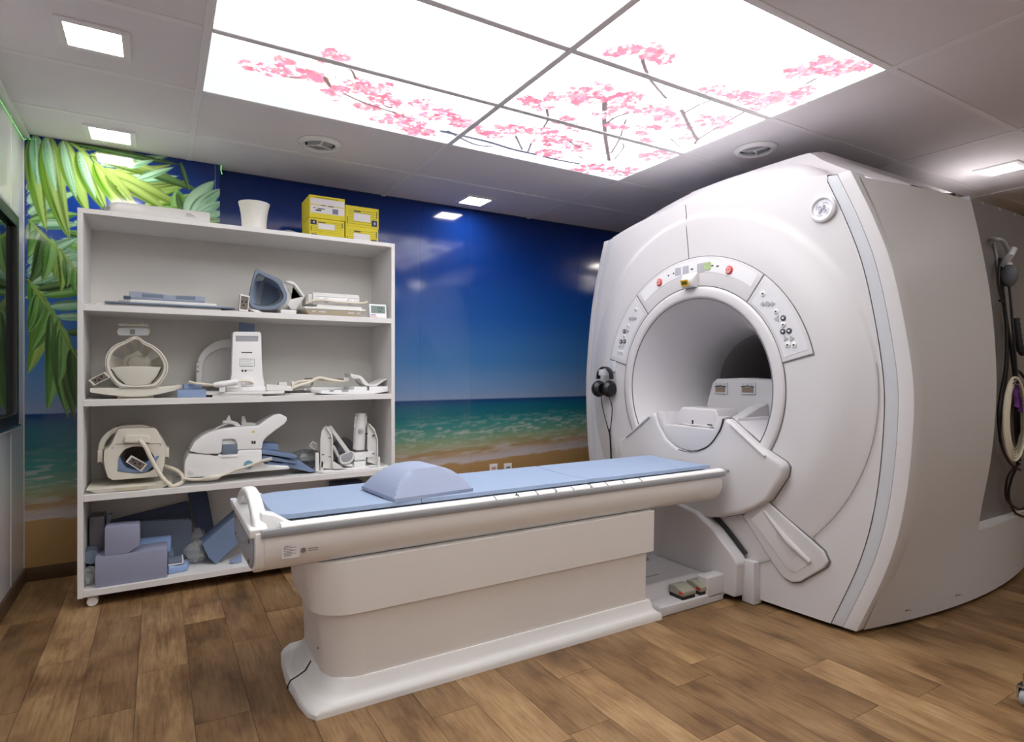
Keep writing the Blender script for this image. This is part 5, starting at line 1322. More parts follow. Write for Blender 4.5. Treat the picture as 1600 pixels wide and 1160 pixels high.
mir = part('mirror_frame', MB().ring(mo, [Vector((p.x, p.y, cc2)) for p, cc2 in zip(mi, [p.z for p in mi])], (0, .012, 0)), CREAM, t, bevel=.002)
MIRR = mat('mirror_pale_reflection', (214, 218, 222), .15)  # plain pale colour painted in place of the mirror's reflection
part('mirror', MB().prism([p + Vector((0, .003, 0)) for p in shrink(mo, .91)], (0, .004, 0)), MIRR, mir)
a, b = Q(*A_(552, 205), Yh + .058), Q(*A_(598, 252), Yh + .058)
part('mirror_bracket', MB().box(a.x, b.x, Yh + .058, Yh + .066, b.z, a.z), mat('bracket_grey', (140, 136, 132), .5), mir)
a, b = Q(*A_(440, 152), Yh + .06), Q(*A_(722, 180), Yh + .06)
part('mirror_bar', MB().box(a.x, b.x, Yh + .055, Yh + .075, b.z, a.z), CREAM, mir, bevel=.004)
for x in (490, 640):
    a = Q(*A_(x, 142), Yh + .06); b = Q(*A_(x + 36, 156), Yh + .06)
    part('bar_lug', MB().box(a.x, b.x, Yh + .058, Yh + .070, b.z, a.z), CREAM, mir, bevel=.001)
a = Q(*A_(575, 175), Yh + .08); b = Q(*A_(590, 300), Yh + .08)
part('mirror_stem', MB().box(a.x - .006, a.x + .008, Yh + .070, Yh + .082, b.z - .02, a.z), CREAM, mir)
connector(A_, [(165, 678), (318, 600), (372, 650), (215, 728)], 3.385, .04, 'cream plug with brass pins leaning behind the head coil base', cream=True, zmin=Z2 + .018)

# blue foam blocks
y = 3.36
a, b = Q(*A_(988, 770), y), Q(*A_(1256, 838), y)
mid = Z2 + .040
solo('foam_block', MB().box(a.x, b.x, y, y + .10, Z2 + .0005, mid), FOAM, 'pale blue foam block lying on the second shelf, under a smaller one', 'foam block', 'blue foam blocks beside the head coil', bevel=.002)
a, b = Q(*A_(1048, 718), y), Q(*A_(1218, 768), y)
solo('foam_block', MB().box(a.x, b.x, y + .012, y + .09, mid + .0005, mid + .028), FOAM, 'smaller pale blue foam block lying on top of another foam block', 'foam block', 'blue foam blocks beside the head coil', bevel=.002)
# white arch against the back
t = thing('arch_coil', 'white arched coil shell standing against the shelf back, behind the upright coil', 'coil', (Q(*A_(1350, 690), 3.60).x, 3.62, Z2))
ao = W(A_, [(1165, 735), (1165, 560), (1190, 460), (1250, 380), (1340, 320), (1440, 298), (1560, 296), (1680, 330), (1760, 420), (1790, 735)], 3.60, Z2 + .0005)
ai = W(A_, [(1215, 735), (1225, 560), (1250, 480), (1300, 425), (1380, 390), (1450, 380), (1560, 378), (1660, 410), (1710, 480), (1730, 735)], 3.60, Z2 + .0005)
part('arch', MB().prism(crom(ao, 4) + crom(ai, 4)[::-1], (0, .05, 0)), COILW, t, bevel=.006, seg=3)
part('arch_panel', MB().prism(crom(ai, 4), (0, .02, 0)).xf(Matrix.Translation((0, .02, 0))), mat('arch_grey', (208, 206, 202), .5), t)
a = Q(*A_(1165, 505), 3.597)
part('arch_clip', MB().box(a.x - .001, a.x + .012, 3.590, 3.602, a.z - .055, a.z), PAPER, t, bevel=.002)
for z in (.0, .026, .05): part('clip_screw', MB().box(a.x, a.x + .010, 3.588, 3.591, a.z - z - .004, a.z - z), PRINT, t, smooth=0)
# upright coil with a handle slot
t = thing('upright_coil', 'tall white coil standing upright with a handle slot and printed label', 'coil', (Q(*B_c(160, 800), 3.40).x, 3.45, Z2))
Yu = 3.395
co = W(B_c, [(20, 240), (35, 228), (270, 230), (286, 245), (296, 620), (312, 690), (318, 768), (-20, 768), (-5, 690), (10, 620)], Yu, Z2 + .03)
ub = part('coil_body', MB().prism(co, (0, .06, 0)), RAILW, t, bevel=.008, seg=3)
sl = W(B_c, [(48, 264), (258, 266), (258, 318), (48, 318)], Yu - .001)
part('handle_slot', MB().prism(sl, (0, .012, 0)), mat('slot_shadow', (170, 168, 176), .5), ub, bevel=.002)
part('slot_lip', MB().box(sl[0].x, sl[1].x, Yu - .0025, Yu + .004, sl[0].z - .006, sl[0].z), MIDGREY, ub, smooth=0)
a, b = Q(*B_c(85, 478), Yu - .001), Q(*B_c(224, 548), Yu - .001)
yy = Yu - .0006
part('print_frame', MB().ring([Vector((x, yy, z)) for x, z in ((a.x, b.z), (b.x, b.z), (b.x, a.z), (a.x, a.z))], [Vector((x, yy, z)) for x, z in ((a.x + .0012, b.z + .0012), (b.x - .0012, b.z + .0012), (b.x - .0012, a.z - .0012), (a.x + .0012, a.z - .0012))], (0, .001, 0)), PRINT, ub, smooth=0)
for i in range(5):
    z = a.z - .006 - i * .0085; part('print_line', MB().box(a.x + .004, a.x + (b.x - a.x) * (.75 if i % 2 else .9), yy, yy + .001, z - .0014, z), mat('print_grey', (128, 126, 130), .7), ub, smooth=0)
c = Q(*B_c(152, 421), yy); part('maker_name', MB().box(c.x - .026, c.x + .026, yy, yy + .001, c.z - .0028, c.z + .0028), PRINT, ub, smooth=0)
for x in (112, 141): 
    c = Q(*B_c(x, 590), yy); part('print_mark', MB().lathe([(.006, 0), (.006, -.0006), (.0005, -.0006)], (c.x, yy + .0008, c.z), 'y', 12), PRINT, ub)
c = Q(*B_c(182, 585), yy); part('print_line', MB().box(c.x - .014, c.x + .014, yy, yy + .001, c.z - .001, c.z + .001), mat('print_grey', (128, 126, 130), .7), ub, smooth=0)
gb = W(B_c, [(105, 735), (105, 690), (130, 660), (160, 650), (195, 655), (215, 680), (218, 735)], Yu - .012)
part('cable_gland', MB().prism(gb, (0, .02, 0)), RAILW, ub, bevel=.003)
x0, x1, x2 = Q(*B_c(-330, 800), 3.35).x, Q(*B_c(510, 790), 3.37).x, Q(*B_c(300, 800), 3.36).x
part('coil_base', MB().prism([Vector((x, y, Z2 + .012)) for x, y in ((x0, 3.40), (x0 + .06, 3.36), (x2 + .02, 3.352), (x1, 3.40), (x1, 3.60), (x0, 3.60))], (0, 0, .014)), COILW, t, bevel=.003)
part('base_wedge', MB().box(x0 + .08, x2, 3.362, 3.55, Z2 + .0005, Z2 + .012), COILW, t, bevel=.002)
a, b = Q(*B_c(-40, 720), 3.38), Q(*B_c(330, 770), 3.38)
part('body_foot', MB().box(a.x, b.x, 3.385, 3.50, Z2 + .026, Z2 + .052), RAILW, t, bevel=.006)
pb = W(B_c, [(88, 142), (225, 158), (222, 300), (80, 300)], 3.48)
solo('foam_pad', MB().prism([pb[0], pb[1], Vector((pb[2].x, 3.48, Z2 + .0265)), Vector((pb[3].x, 3.48, Z2 + .0265))], (0, .035, 0)), FOAM2, 'blue foam pad standing behind the upright coil', 'foam pad', bevel=.002)
# inline plug on the coil cable
t = thing('inline_plug', 'white cylindrical cable plug lying in front of the arch coil', 'plug', (Q(*A_(1430, 740), 3.345).x, 3.345, Z2 + .03))
pp = [Q(*A_(x, y), 3.345) for x, y in ((1318, 722), (1345, 720), (1400, 715), (1480, 704), (1535, 692), (1548, 690))]
part('plug_body', MB().tube(pp, [.008, .014, .0165, .0165, .0155, .010], 16), RAILW, t)
part('plug_foot', MB().box(pp[2].x - .012, pp[2].x + .016, 3.338, 3.352, Z2 + .0265, pp[2].z - .008), RAILW, t, bevel=.002)
part('cable', tb(A_, [(1095, 690), (1150, 704), (1240, 715), (1330, 722)], [3.36, 3.355, 3.35, 3.345], .006), CABLEW, t)
part('cable', tb(A_, [(1545, 690), (1600, 684), (1660, 690), (1690, 705)], [3.345, 3.35, 3.37, 3.385], .006), CABLEW, t)
# connector blocks and cables heaped beside it
t = thing('cable_bundle', 'heap of white connector blocks and looped cables beside the upright coil', 'cables', (Q(*B_c(560, 780), 3.42).x, 3.45, Z2))
a, b = Q(*B_c(335, 690), 3.40), Q(*B_c(580, 790), 3.40)
part('connector_block', MB().loft([[Vector((a.x, 3.41, Z2 + .027)), Vector((b.x, 3.40, Z2 + .024)), Vector((b.x, 3.48, Z2 + .024)), Vector((a.x, 3.48, Z2 + .027))], [Vector((a.x, 3.41, Z2 + .062)), Vector((b.x - .01, 3.40, Z2 + .052)), Vector((b.x - .01, 3.48, Z2 + .052)), Vector((a.x, 3.48, Z2 + .062))]]), COILW, t, bevel=.006)
a = Q(*B_c(500, 690), 3.46)
part('connector_cap', MB().box(a.x - .03, a.x + .012, 3.45, 3.50, Z2 + .053, Z2 + .072), COILW, t, bevel=.004)
a = Q(*B_c(585, 690), 3.46); part('connector_cap', MB().box(a.x - .012, a.x + .012, 3.45, 3.49, Z2 + .045, Z2 + .074), COILW, t, bevel=.004)
part('cable', tb(B_c, [(570, 750), (640, 722), (720, 700), (790, 662), (840, 654), (920, 672), (1050, 690)], [3.42, 3.42, 3.43, 3.45, 3.46, 3.46, 3.46], .008, zmin=Z2), CABLEW, t)
part('cable', tb(B_c, [(570, 735), (620, 695), (700, 684), (800, 682), (900, 690), (1030, 684)], [3.44, 3.45, 3.47, 3.48, 3.48, 3.47], .008, zmin=Z2), CABLEW, t)
part('cable', tb(B_c, [(580, 760), (680, 742), (740, 740), (760, 700)], [3.43, 3.44, 3.46, 3.52], .006, zmin=Z2), mat('cable_grey', (150, 150, 146), .5), t)
a = Q(*B_c(1070, 670), 3.46); part('cable_end', MB().box(a.x - .014, a.x + .016, 3.45, 3.48, a.z - .012, a.z + .010), COILW, t, bevel=.004)
a, b = Q(*B_c(560, 770), 3.42), Q(*B_c(800, 790), 3.42)
part('dark_tray', MB().box(a.x, b.x, 3.45, 3.66, Z2 + .0005, Z2 + .020), mat('tray_dark', (84, 84, 80), .6), t)
part('tray_edge', MB().box(a.x - .03, b.x, 3.43, 3.45, Z2 + .0005, Z2 + .010), COILW, t, bevel=.002)
part('dark_rod', MB().tube([Q(*B_c(690, 664), 3.60), Q(*B_c(1050, 672), 3.60)], .006, 8), mat('rod_brown', (110, 98, 88), .6), t)
# tray-shaped coil with a hollow
t = thing('hollow_tray_coil', 'white coil tray with a hollow and slots at the right end of the second shelf', 'coil', (Q(*B_c(1150, 800), 3.38).x, 3.46, Z2))
Yt = 3.375
fr_ = W(B_c, [(752, 735), (835, 770), (840, 815), (1045, 852), (1270, 852), (1462, 812), (1462, 735), (1290, 725), (1285, 785), (1262, 785), (1258, 722), (1145, 722), (1145, 800), (1100, 800), (850, 770)], Yt, Z2 + .0005)
zf = [p.z for p in fr_]
xa, xb, xc, xd = Q(*B_c(752, 740), Yt).x, Q(*B_c(840, 800), Yt).x, Q(*B_c(1145, 800), Yt).x, Q(*B_c(1462, 800), Yt).x
zt_, zl = Q(*B_c(1400, 735), Yt).z, Q(*B_c(900, 770), Yt).z
low = Z2 + .0005
part('tray_front', MB().prism([Vector((xb, Yt, low + .006)), Vector((xb + .10, Yt, low)), Vector((xd - .09, Yt, low)), Vector((xd, Yt, low + .012)), Vector((xd, Yt, zt_)), Vector((xc, Yt, zt_)), Vector((xc, Yt, zt_ - .016)), Vector((xb, Yt, zl))], (0, .02, 0)), RAILW, t, bevel=.003)
part('tray_block', MB().box(xc, xd, Yt + .018, Yt + .22, low + .012, zt_), RAILW, t, bevel=.006)
part('block_slot', MB().box(xc + (xd - xc) * .37, xc + (xd - xc) * .43, Yt - .001, Yt + .004, zt_ - .022, zt_ + .0006), SEAM, t, smooth=0)
part('tray_floor', MB().prism([Vector((xb, Yt + .018, low + .010)), Vector((xc, Yt + .018, low + .010)), Vector((xc, Yt + .22, low + .010)), Vector((xa, Yt + .22, low + .010)), Vector((xa - .005, Yt + .10, low + .010))], (0, 0, .012)), RAILW, t, bevel=.002)
part('tray_wall', MB().prism([Vector((xb, Yt + .004, low + .008)), Vector((xa - .006, Yt + .10, low + .02)), Vector((xa - .006, Yt + .10, zl + .010)), Vector((xb, Yt + .004, zl))], (.012, .004, 0)), RAILW, t, bevel=.003)
part('tray_back', MB().box(xa, xc, Yt + .20, Yt + .22, low + .02, zl + .012), RAILW, t, bevel=.003)
for x0_, x1_ in ((918, 955), (1030, 1090)):
    a, b = Q(*B_c(x0_, 765), Yt - .001), Q(*B_c(x1_, 785), Yt - .001)
    part('tray_slot', MB().box(a.x, b.x, Yt - .0008, Yt + .001, b.z, a.z), MIDGREY, t, smooth=0)
t = thing('curved_rest', 'white curved arm rest lying on the end of the hollow tray coil', 'arm rest', (Q(*B_c(1300, 720), 3.42).x, 3.45, zt_))
top_ = [(1108, 592), (1170, 605), (1215, 618), (1250, 660), (1290, 690), (1340, 690), (1400, 655), (1455, 635)]
bot_ = [(1465, 700), (1452, 650), (1415, 665), (1350, 706), (1285, 708), (1235, 690), (1195, 635), (1160, 640), (1120, 625)]
rest = MB().prism(crom(W(B_c, top_, 3.40), 3) + crom(W(B_c, bot_, 3.40), 3), (0, .13, 0)); setz(rest, zt_ + .0006)
part('rest', rest, COILW, t, bevel=.003, smooth=50)
part('rest_base', MB().box(Q(*B_c(1240, 720), 3.42).x, Q(*B_c(1360, 720), 3.42).x, 3.42, 3.51, zt_ + .0005, zt_ + .008), COILW, t)

# ---------------- third shelf
Z3 = SH[3]
Yk = 3.40
t = thing('foot_coil', 'cream box-shaped coil with a round opening and blue pad on a thin base plate', 'coil', (Q(*C_(600, 720), Yk).x, 3.5, Z3))
x0, x1 = Q(*C_(140, 770), 3.36).x, Q(*C_(980, 700), 3.36).x
part('base_plate', MB().loft([[Vector((x0 + .04, 3.36, Z3 + .0005)), Vector((x1 - .06, 3.35, Z3 + .0005)), Vector((x1 - .02, 3.66, Z3 + .0005)), Vector((x0 + .04, 3.66, Z3 + .0005))], [Vector((x0, 3.352, Z3 + .020)), Vector((x1 - .02, 3.345, Z3 + .020)), Vector((x1, 3.67, Z3 + .020)), Vector((x0, 3.67, Z3 + .020))]]), CREAM, t, bevel=.003)
a, b = Q(*C_(430, 740), 3.351), Q(*C_(715, 770), 3.351)
part('base_inset', MB().box(a.x, b.x, 3.3465, 3.3505, Z3 + .004, Z3 + .017), TAN, t, smooth=0)
zk = Z3 + .0205
kb = [(435, 250), (460, 236), (780, 231), (812, 262), (862, 385), (878, 440), (872, 560), (850, 640), (820, 682), (600, 700), (390, 715), (345, 690), (318, 600), (306, 520), (310, 440), (345, 420), (380, 380)]
kh = [(560, 408), (590, 404), (640, 404), (690, 416), (740, 450), (775, 500), (790, 560), (780, 600), (740, 632), (690, 645), (610, 650), (540, 645), (480, 630), (448, 590), (442, 540), (455, 490), (500, 435)]
zadj = lambda P: [Vector((p.x, p.y, max(p.z, zk))) for p in P]
KO = resample(zadj(W(C_, kb, Yk)), 68); KI = resample(crom(zadj(W(C_, kh, Yk)), 4, True), 68)
def align(A, B):
    ca_, cb_ = sum(A, Vector()) / len(A), sum(B, Vector()) / len(B)
    srt = lambda P, c: sorted(P, key=lambda p: math.atan2(p.z - c.z, p.x - c.x))
    return srt(A, ca_), srt(B, cb_)
KO, KI = align(KO, KI)
part('coil_front', MB().ring(KO, KI, (0, .03, 0)), CREAM, t, bevel=.004)
part('coil_tube', MB().loft([[p + Vector((0, .02, 0)) for p in KI], [p + Vector((.02, .22, 0)) for p in KI]], cap=False), CREAM, t)
part('coil_tube_end', MB().prism([p + Vector((.02, .22, 0)) for p in KI], (0, .005, 0)), mat('tube_end_brown', (150, 138, 128), .7), t)
part('coil_shell', MB().loft([[p + Vector((0, .028, 0)) for p in shrink(KO, .985)], [p + Vector((-.015, .13, 0)) for p in shrink(KO, 1.0)], [p + Vector((.0, .24, 0)) for p in shrink(KO, .95)]], cap=False).add([p + Vector((.0, .24, 0)) for p in shrink(KO, .95)], [tuple(range(len(KO)))]), CREAM, t)
dome_o = W(C_, [(258, 440), (262, 380), (300, 310), (370, 250), (470, 212), (580, 202), (690, 208), (780, 250), (840, 310), (880, 380), (898, 440)], Yk + .07)
dome_i = W(C_, [(310, 440), (320, 380), (350, 330), (410, 280), (480, 248), (580, 238), (690, 245), (760, 275), (810, 330), (850, 390), (860, 440)], Yk + .07)
part('dome_band', MB().prism(crom(dome_o, 4) + crom(dome_i, 4)[::-1], (0, .10, 0)), CREAM, t, bevel=.005)
for x_, y0_, y1_ in ((252, 430, 550), (866, 410, 505)):
    a, b = Q(*C_(x_, y0_), Yk + .05), Q(*C_(x_ + 48, y1_), Yk + .05)
    part('side_latch', MB().box(a.x, b.x, Yk + .04, Yk + .12, b.z, a.z), CREAM, t, bevel=.005)
    part('latch_tip', MB().box(a.x + .006, b.x - .006, Yk + .039, Yk + .05, b.z - .0006, b.z + .004), DARK, t, smooth=0)
gr = W(C_, [(498, 370), (500, 325), (525, 303), (600, 298), (710, 303), (738, 325), (735, 368)], Yk - .018)
part('cable_gland', MB().prism(crom(gr, 3), (0, .022, 0)), CREAM, t, bevel=.005, seg=3)
a, b = Q(*C_(415, 380), Yk - .0005), Q(*C_(845, 376), Yk - .0005)
part('front_seam', MB().tube([a, a.lerp(b, .5), b], .0012, 5), SEAM, t)
for x_, y_ in ((388, 417), (832, 392)):
    c = Q(*C_(x_, y_), Yk); part('screw', MB().lathe([(.004, 0), (.004, -.0015), (.0005, -.002)], (c.x, Yk, c.z), 'y', 10), MIDGREY, t)
pd = W(C_, [(448, 490), (480, 560), (520, 600), (600, 618), (680, 570), (740, 520), (820, 484), (818, 500), (760, 590), (700, 640), (610, 650), (520, 644), (432, 632), (440, 580)], Yk - .003, zk + .004)
part('opening_pad', MB().prism(pd, (0, .15, 0)), FOAM2, t, bevel=.003)
tp, cpl = connector(C_, [(560, 488), (712, 570), (655, 638), (510, 545)], Yk - .012, .03, 'white plug with brass pins resting in the opening of the box-shaped coil')
solo('coil_cable', tb(C_, [(640, 345), (690, 400), (740, 500), (800, 615), (860, 700), (930, 765), (980, 772), (1035, 728), (1040, 680), (1000, 635), (940, 605), (872, 585)], [3.378, 3.365, 3.36, 3.355, 3.35, 3.345, 3.345, 3.36, 3.38, 3.40, 3.42, 3.47], .0095, 10, zmin=Z3), CABLEW, 'thick cream cable looping from the box-shaped coil onto the shelf', 'cable')

# big head-neck coil
t = thing('neck_coil', 'big white head and neck coil with a swept-up tail, grey latch and blue round emblem', 'coil', (Q(*C_(1400, 690), 3.37).x, 3.48, Z3))
Yn = 3.365
cd = lambda x, y: (x - 1479.75, y)           # crop C x -> crop D x
low_ = [(-425, 690), (-428, 600), (-422, 540), (-385, 470), (-330, 470), (-230, 478), (-110, 478), (60, 470), (70, 440), (290, 430), (295, 545), (330, 575), (545, 588), (550, 612), (200, 640), (0, 662), (-300, 688)]
P = W(D_, low_, Yn, Z3 + .0006)
part('lower_shell', MB().prism(P, (0, .20, 0)), RAILW, t, bevel=.010, seg=3)
upp = [(-380, 455), (-375, 440), (-330, 360), (-260, 305), (-190, 272), (-60, 240), (30, 228), (260, 212), (330, 160), (400, 112), (460, 100), (520, 128), (526, 160), (500, 195), (420, 250), (350, 305), (305, 350), (292, 425), (60, 436), (60, 380), (40, 340), (0, 335), (-70, 340), (-78, 455), (-110, 474), (-240, 472)]
P2 = W(D_, upp, Yn + .004)
part('upper_shell', MB().prism(P2, (0, .17, 0)), RAILW, t, bevel=.009, seg=3)
gl = W(D_, [(-72, 385), (60, 380), (66, 470), (-78, 478)], Yn - .002)
part('latch', MB().prism(gl, (0, .02, 0)), SLATE, t, bevel=.004, label='grey latch')
part('latch_recess', MB().prism(W(D_, [(-82, 330), (66, 330), (68, 475), (-82, 478)], Yn + .018), (0, .03, 0)), COILW, t)
lw = W(D_, [(-78, 478), (-78, 494), (-52, 494), (-48, 484), (32, 478), (38, 488), (64, 484), (66, 470), (66, 500), (-78, 505)], Yn - .004)
part('latch_seat', MB().prism(lw, (0, .01, 0)), RAILW, t)
part('shell_seam', MB().tube([Q(*D_(-380, 446), Yn - .001), Q(*D_(-330, 460), Yn - .001), Q(*D_(-240, 474), Yn - .001), Q(*D_(-110, 474), Yn - .001)], .0018, 5), DARK, t)
part('seam_gap', MB().prism(W(D_, [(-200, 476), (-110, 472), (-112, 486), (-140, 492)], Yn - .0006), (0, .002, 0)), SEAM, t, smooth=0)
c = Q(*D_(-365, 635), Yn); part('foot_wheel', MB().lathe([(.014, .02), (.014, -.004), (.0005, -.006)], (c.x, Yn, c.z), 'y', 20), COILW, t)
c = Q(*D_(166, 572), Yn - .001)
em2 = part('emblem', MB().lathe([(.0235, .001), (.0235, -.0012), (.0005, -.0012)], (c.x, Yn, c.z), 'y', 28), LOGOBLUE, t, label='blue round emblem')
part('emblem_ring', MB().lathe([(.0215, -.0011), (.0215, -.0018), (.0195, -.0018), (.0195, -.0011)], (c.x, Yn, c.z), 'y', 28, cap=False), PAPER, em2)
ml = lambda a, b: Vector((c.x + a * .00068, Yn - .0018, c.z + b * .00068))
part('emblem_script', MB().tube(crom([ml(*p) for p in mono[0]], 5), .0011, 5).tube(crom([ml(*p) for p in mono[1]], 5), .0011, 5).tube(crom([ml(*p) for p in mono[2]], 5), .0011, 5), PAPER, em2)
wl_ = W(D_, [(192, 272), (212, 255), (230, 272)], Yn + .0025)
part('warning_sign', MB().prism(wl_, (0, .003, 0)), YLABEL, t, smooth=0)
for x_ in (195, 216):
    a, b = Q(*D_(x_, 352), Yn + .003), Q(*D_(x_ + 18, 376), Yn + .003); part('print_mark', MB().box(a.x, b.x, Yn + .0028, Yn + .005, b.z, a.z), PRINT, t, smooth=0)
# bracket with mirror arm on top
br = W(D_, [(-75, 190), (-68, 165), (-40, 160), (-28, 130), (-16, 108), (0, 130), (8, 165), (30, 168), (70, 182), (110, 220), (60, 224), (30, 200), (-20, 188)], Yn + .06)
part('bracket', MB().prism(br, (0, .02, 0)), COILW, t, bevel=.003)
part('bracket_arm', MB().tube([Q(*D_(-215, 290), Yn + .07), Q(*D_(-120, 230), Yn + .07), Q(*D_(-10, 180), Yn + .07)], .006, 8), mat('arm_grey', (200, 196, 192), .4), t)
part('bracket_post', MB().prism(W(D_, [(100, 215), (105, 125), (135, 125), (150, 180), (240, 185), (250, 215)], Yn + .10), (0, .04, 0)), COILW, t, bevel=.004)
# its cable with an inline plug
t = thing('inline_plug', 'cream inline plug on a cable crossing the front of the neck coil', 'plug', (Q(*C_(1300, 700), 3.345).x, 3.345, Z3))
pp = [Q(*C_(x, y), 3.346) for x, y in ((1215, 704), (1240, 700), (1300, 692), (1360, 684), (1395, 670))]
part('plug_body', MB().tube(pp, [.006, .012, .015, .013, .007], 14), CREAM, t)
part('cable', tb(C_, [(1045, 695), (1100, 705), (1170, 708), (1222, 704)], 3.346, .0075, zmin=Z3), CABLEW, t)
part('cable', tb(D_, [(-90, 672), (-20, 650), (60, 616), (150, 590), (260, 548), (340, 528), (378, 518)], 3.346, .0065), CABLEW, t)
part('cable_sleeve', tb(D_, [(285, 540), (340, 526), (385, 516)], 3.344, .010), mat('sleeve_grey', (196, 192, 188), .5), t)

# fan of blue pads
fanp = [([(292, 430), (296, 372), (445, 382), (442, 436)], 3.42, .12, 'short blue foam pad on top of the fanned pads beside the neck coil'),
        ([(290, 428), (615, 490), (606, 516), (288, 470)], 3.375, .14, 'blue foam pad tilted across the fanned pads'),
        ([(300, 484), (400, 498), (622, 548), (612, 562), (420, 540), (300, 516)], 3.385, .14, 'thin blue foam pad wedged in the middle of the fanned pads'),
        ([(350, 545), (470, 560), (560, 545), (650, 540), (790, 632), (740, 640), (580, 604), (420, 580), (340, 572)], 3.40, .16, 'lowest blue foam pad of the fan, lying flat on the third shelf')]
for pts, Y, d, lab in fanp:
    P = W(D_, pts, Y, Z3 + .001)
    mb = MB().prism(P, (0, d, 0))
    solo('foam_pad', mb, FOAM2, lab, 'foam pad', 'fanned blue pads beside the neck coil', bevel=.002)
c = Q(*D_(680, 520), 3.50)
crumple('plastic_bag', (c.x + .01, 3.545, Z3), .105, .06, .062, BAGGREY, 'grey plastic bag of parts behind the blue pads, third shelf', 'plastic bag', seed=21)
cl_ = W(D_, [(762, 350), (810, 378), (776, 436), (730, 398)], 3.468)
solo('paper_tag', MB().prism(cl_, (0, .0015, 0)), PAPER, 'small square paper tag with dark strokes stuck on the grey bag', 'tag', smooth=0)
tg = bpy.data.objects['paper_tag']
for k_ in (.25, .5, .75):
    a = cl_[0].lerp(cl_[1], k_); b = cl_[3].lerp(cl_[2], k_)
    part('tag_stroke', MB().tube([a.lerp(b, .2) + Vector((0, -.0008, 0)), a.lerp(b, .8) + Vector((0, -.0008, 0))], .0018, 4), PRINT, tg)
crumple('plastic_bag', (Q(*D_(1060, 420), 3.6).x, 3.62, Z3), .07, .05, .085, mat('bag_dark', (108, 108, 112), .35, var=.2, scale=20), 'dark grey bag standing behind the upright cylinder coil', 'plastic bag', seed=31)

# shoulder positioner
t = thing('shoulder_positioner', 'white positioner with two upright slotted plates and a cylinder coil on a thin base', 'coil stand', (Q(*D_(1100, 640), 3.4).x, 3.48, Z3))
x0, x1, x2 = Q(*D_(800, 620), 3.36).x, Q(*D_(1460, 590), 3.40).x, Q(*D_(860, 650), 3.35).x
bpts = [Vector((x0, 3.42, Z3 + .0006)), Vector((x2, 3.355, Z3 + .0006)), Vector((x2 + .06, 3.345, Z3 + .0006)), Vector((x1 - .05, 3.352, Z3 + .0006)), Vector((x1, 3.38, Z3 + .0006)), Vector((x1, 3.60, Z3 + .0006)), Vector((x0, 3.60, Z3 + .0006))]
part('base_plate', MB().prism(bpts, (0, 0, .012)), RAILW, t, bevel=.004)
zb = Z3 + .012
def upright(pts, Y, th_, nm='slotted_plate'):
    P = W(D_, pts, Y, zb); return part(nm, MB().prism(P, (0, th_, 0)), COILW, t, bevel=.003)
lpz = [(832, 600), (832, 330), (845, 260), (870, 225), (888, 210), (912, 240), (938, 285), (945, 330), (950, 560), (940, 612)]
upl = upright(lpz, 3.40, .012)
part('plate_flange', MB().prism(W(D_, [(884, 208), (910, 230), (940, 280), (948, 330), (952, 600), (938, 612), (936, 335), (925, 290), (895, 245)], 3.385, zb), (0, .016, 0)), COILW, upl, bevel=.001)
for x_, y_ in ((918, 325), (858, 478), (920, 498)):
    c = Q(*D_(x_, y_), 3.384 if x_ > 900 else 3.399); part('plate_slot', MB().box(c.x - .007, c.x + .006, c.y - .0006, c.y + .001, c.z - .0022, c.z + .0022), DARK, upl, smooth=0)
rpz = [(1268, 545), (1268, 190), (1290, 196), (1330, 240), (1350, 290), (1362, 340), (1366, 560), (1350, 575)]
upr = upright(rpz, 3.44, .012)
part('plate_flange', MB().prism(W(D_, [(1266, 184), (1290, 192), (1335, 240), (1355, 300), (1366, 340), (1368, 545), (1352, 570), (1356, 345), (1342, 300), (1322, 250), (1285, 205)], 3.425, zb), (0, .016, 0)), COILW, upr, bevel=.001)
for x_, y_ in ((1330, 302), (1262, 285), (1325, 470), (1262, 440)):
    c = Q(*D_(x_, y_), 3.424); part('plate_slot', MB().box(c.x - .007, c.x + .006, c.y - .0006, c.y + .015, c.z - .0022, c.z + .0022), DARK, upr, smooth=0)
part('diagonal_arm', MB().prism(W(D_, [(905, 225), (935, 210), (1112, 450), (1075, 470)], 3.46), (0, .03, 0)), COILW, t, bevel=.004)
part('diagonal_arm', MB().prism(W(D_, [(945, 395), (965, 390), (1022, 515), (1012, 540), (948, 420)], 3.42, zb), (0, .03, 0)), mat('arm_grey', (200, 196, 192), .4), t, bevel=.003)
part('base_block', MB().prism(W(D_, [(948, 540), (975, 550), (1045, 600), (1040, 612), (962, 616), (948, 600)], 3.375, zb), (0, .05, 0)), COILW, t, bevel=.003)
cup = W(D_, [(1012, 512), (1020, 498), (1060, 478), (1110, 460), (1138, 452), (1146, 500), (1128, 540), (1090, 562), (1040, 566), (1016, 548)], 3.40)
part('elbow_cup', MB().prism(crom(cup, 3, True), (0, .05, 0)), COILW, t, bevel=.006, seg=3)
part('cup_pad', MB().prism(shrink(crom(cup, 3, True), .78), (0, .01, 0)).xf(Matrix.Translation((.0, -.004, .008))), MIDGREY, t, bevel=.002)
part('elbow_base', MB().prism(W(D_, [(1050, 575), (1120, 560), (1140, 585), (1090, 590)], 3.41, zb), (0, .05, 0)), COILW, t)
ct, cb_ = Q(*D_(1205, 95), 3.47), Q(*D_(1185, 430), 3.47)
ax_ = (ct - cb_); rr = .0345
cyl = part('cylinder_coil', MB().tube([cb_, cb_ + ax_ * .04, cb_ + ax_ * .5, cb_ + ax_ * .97, ct], [rr * .93, rr, rr, rr * .90, rr * .86], 28), RAILW, t)
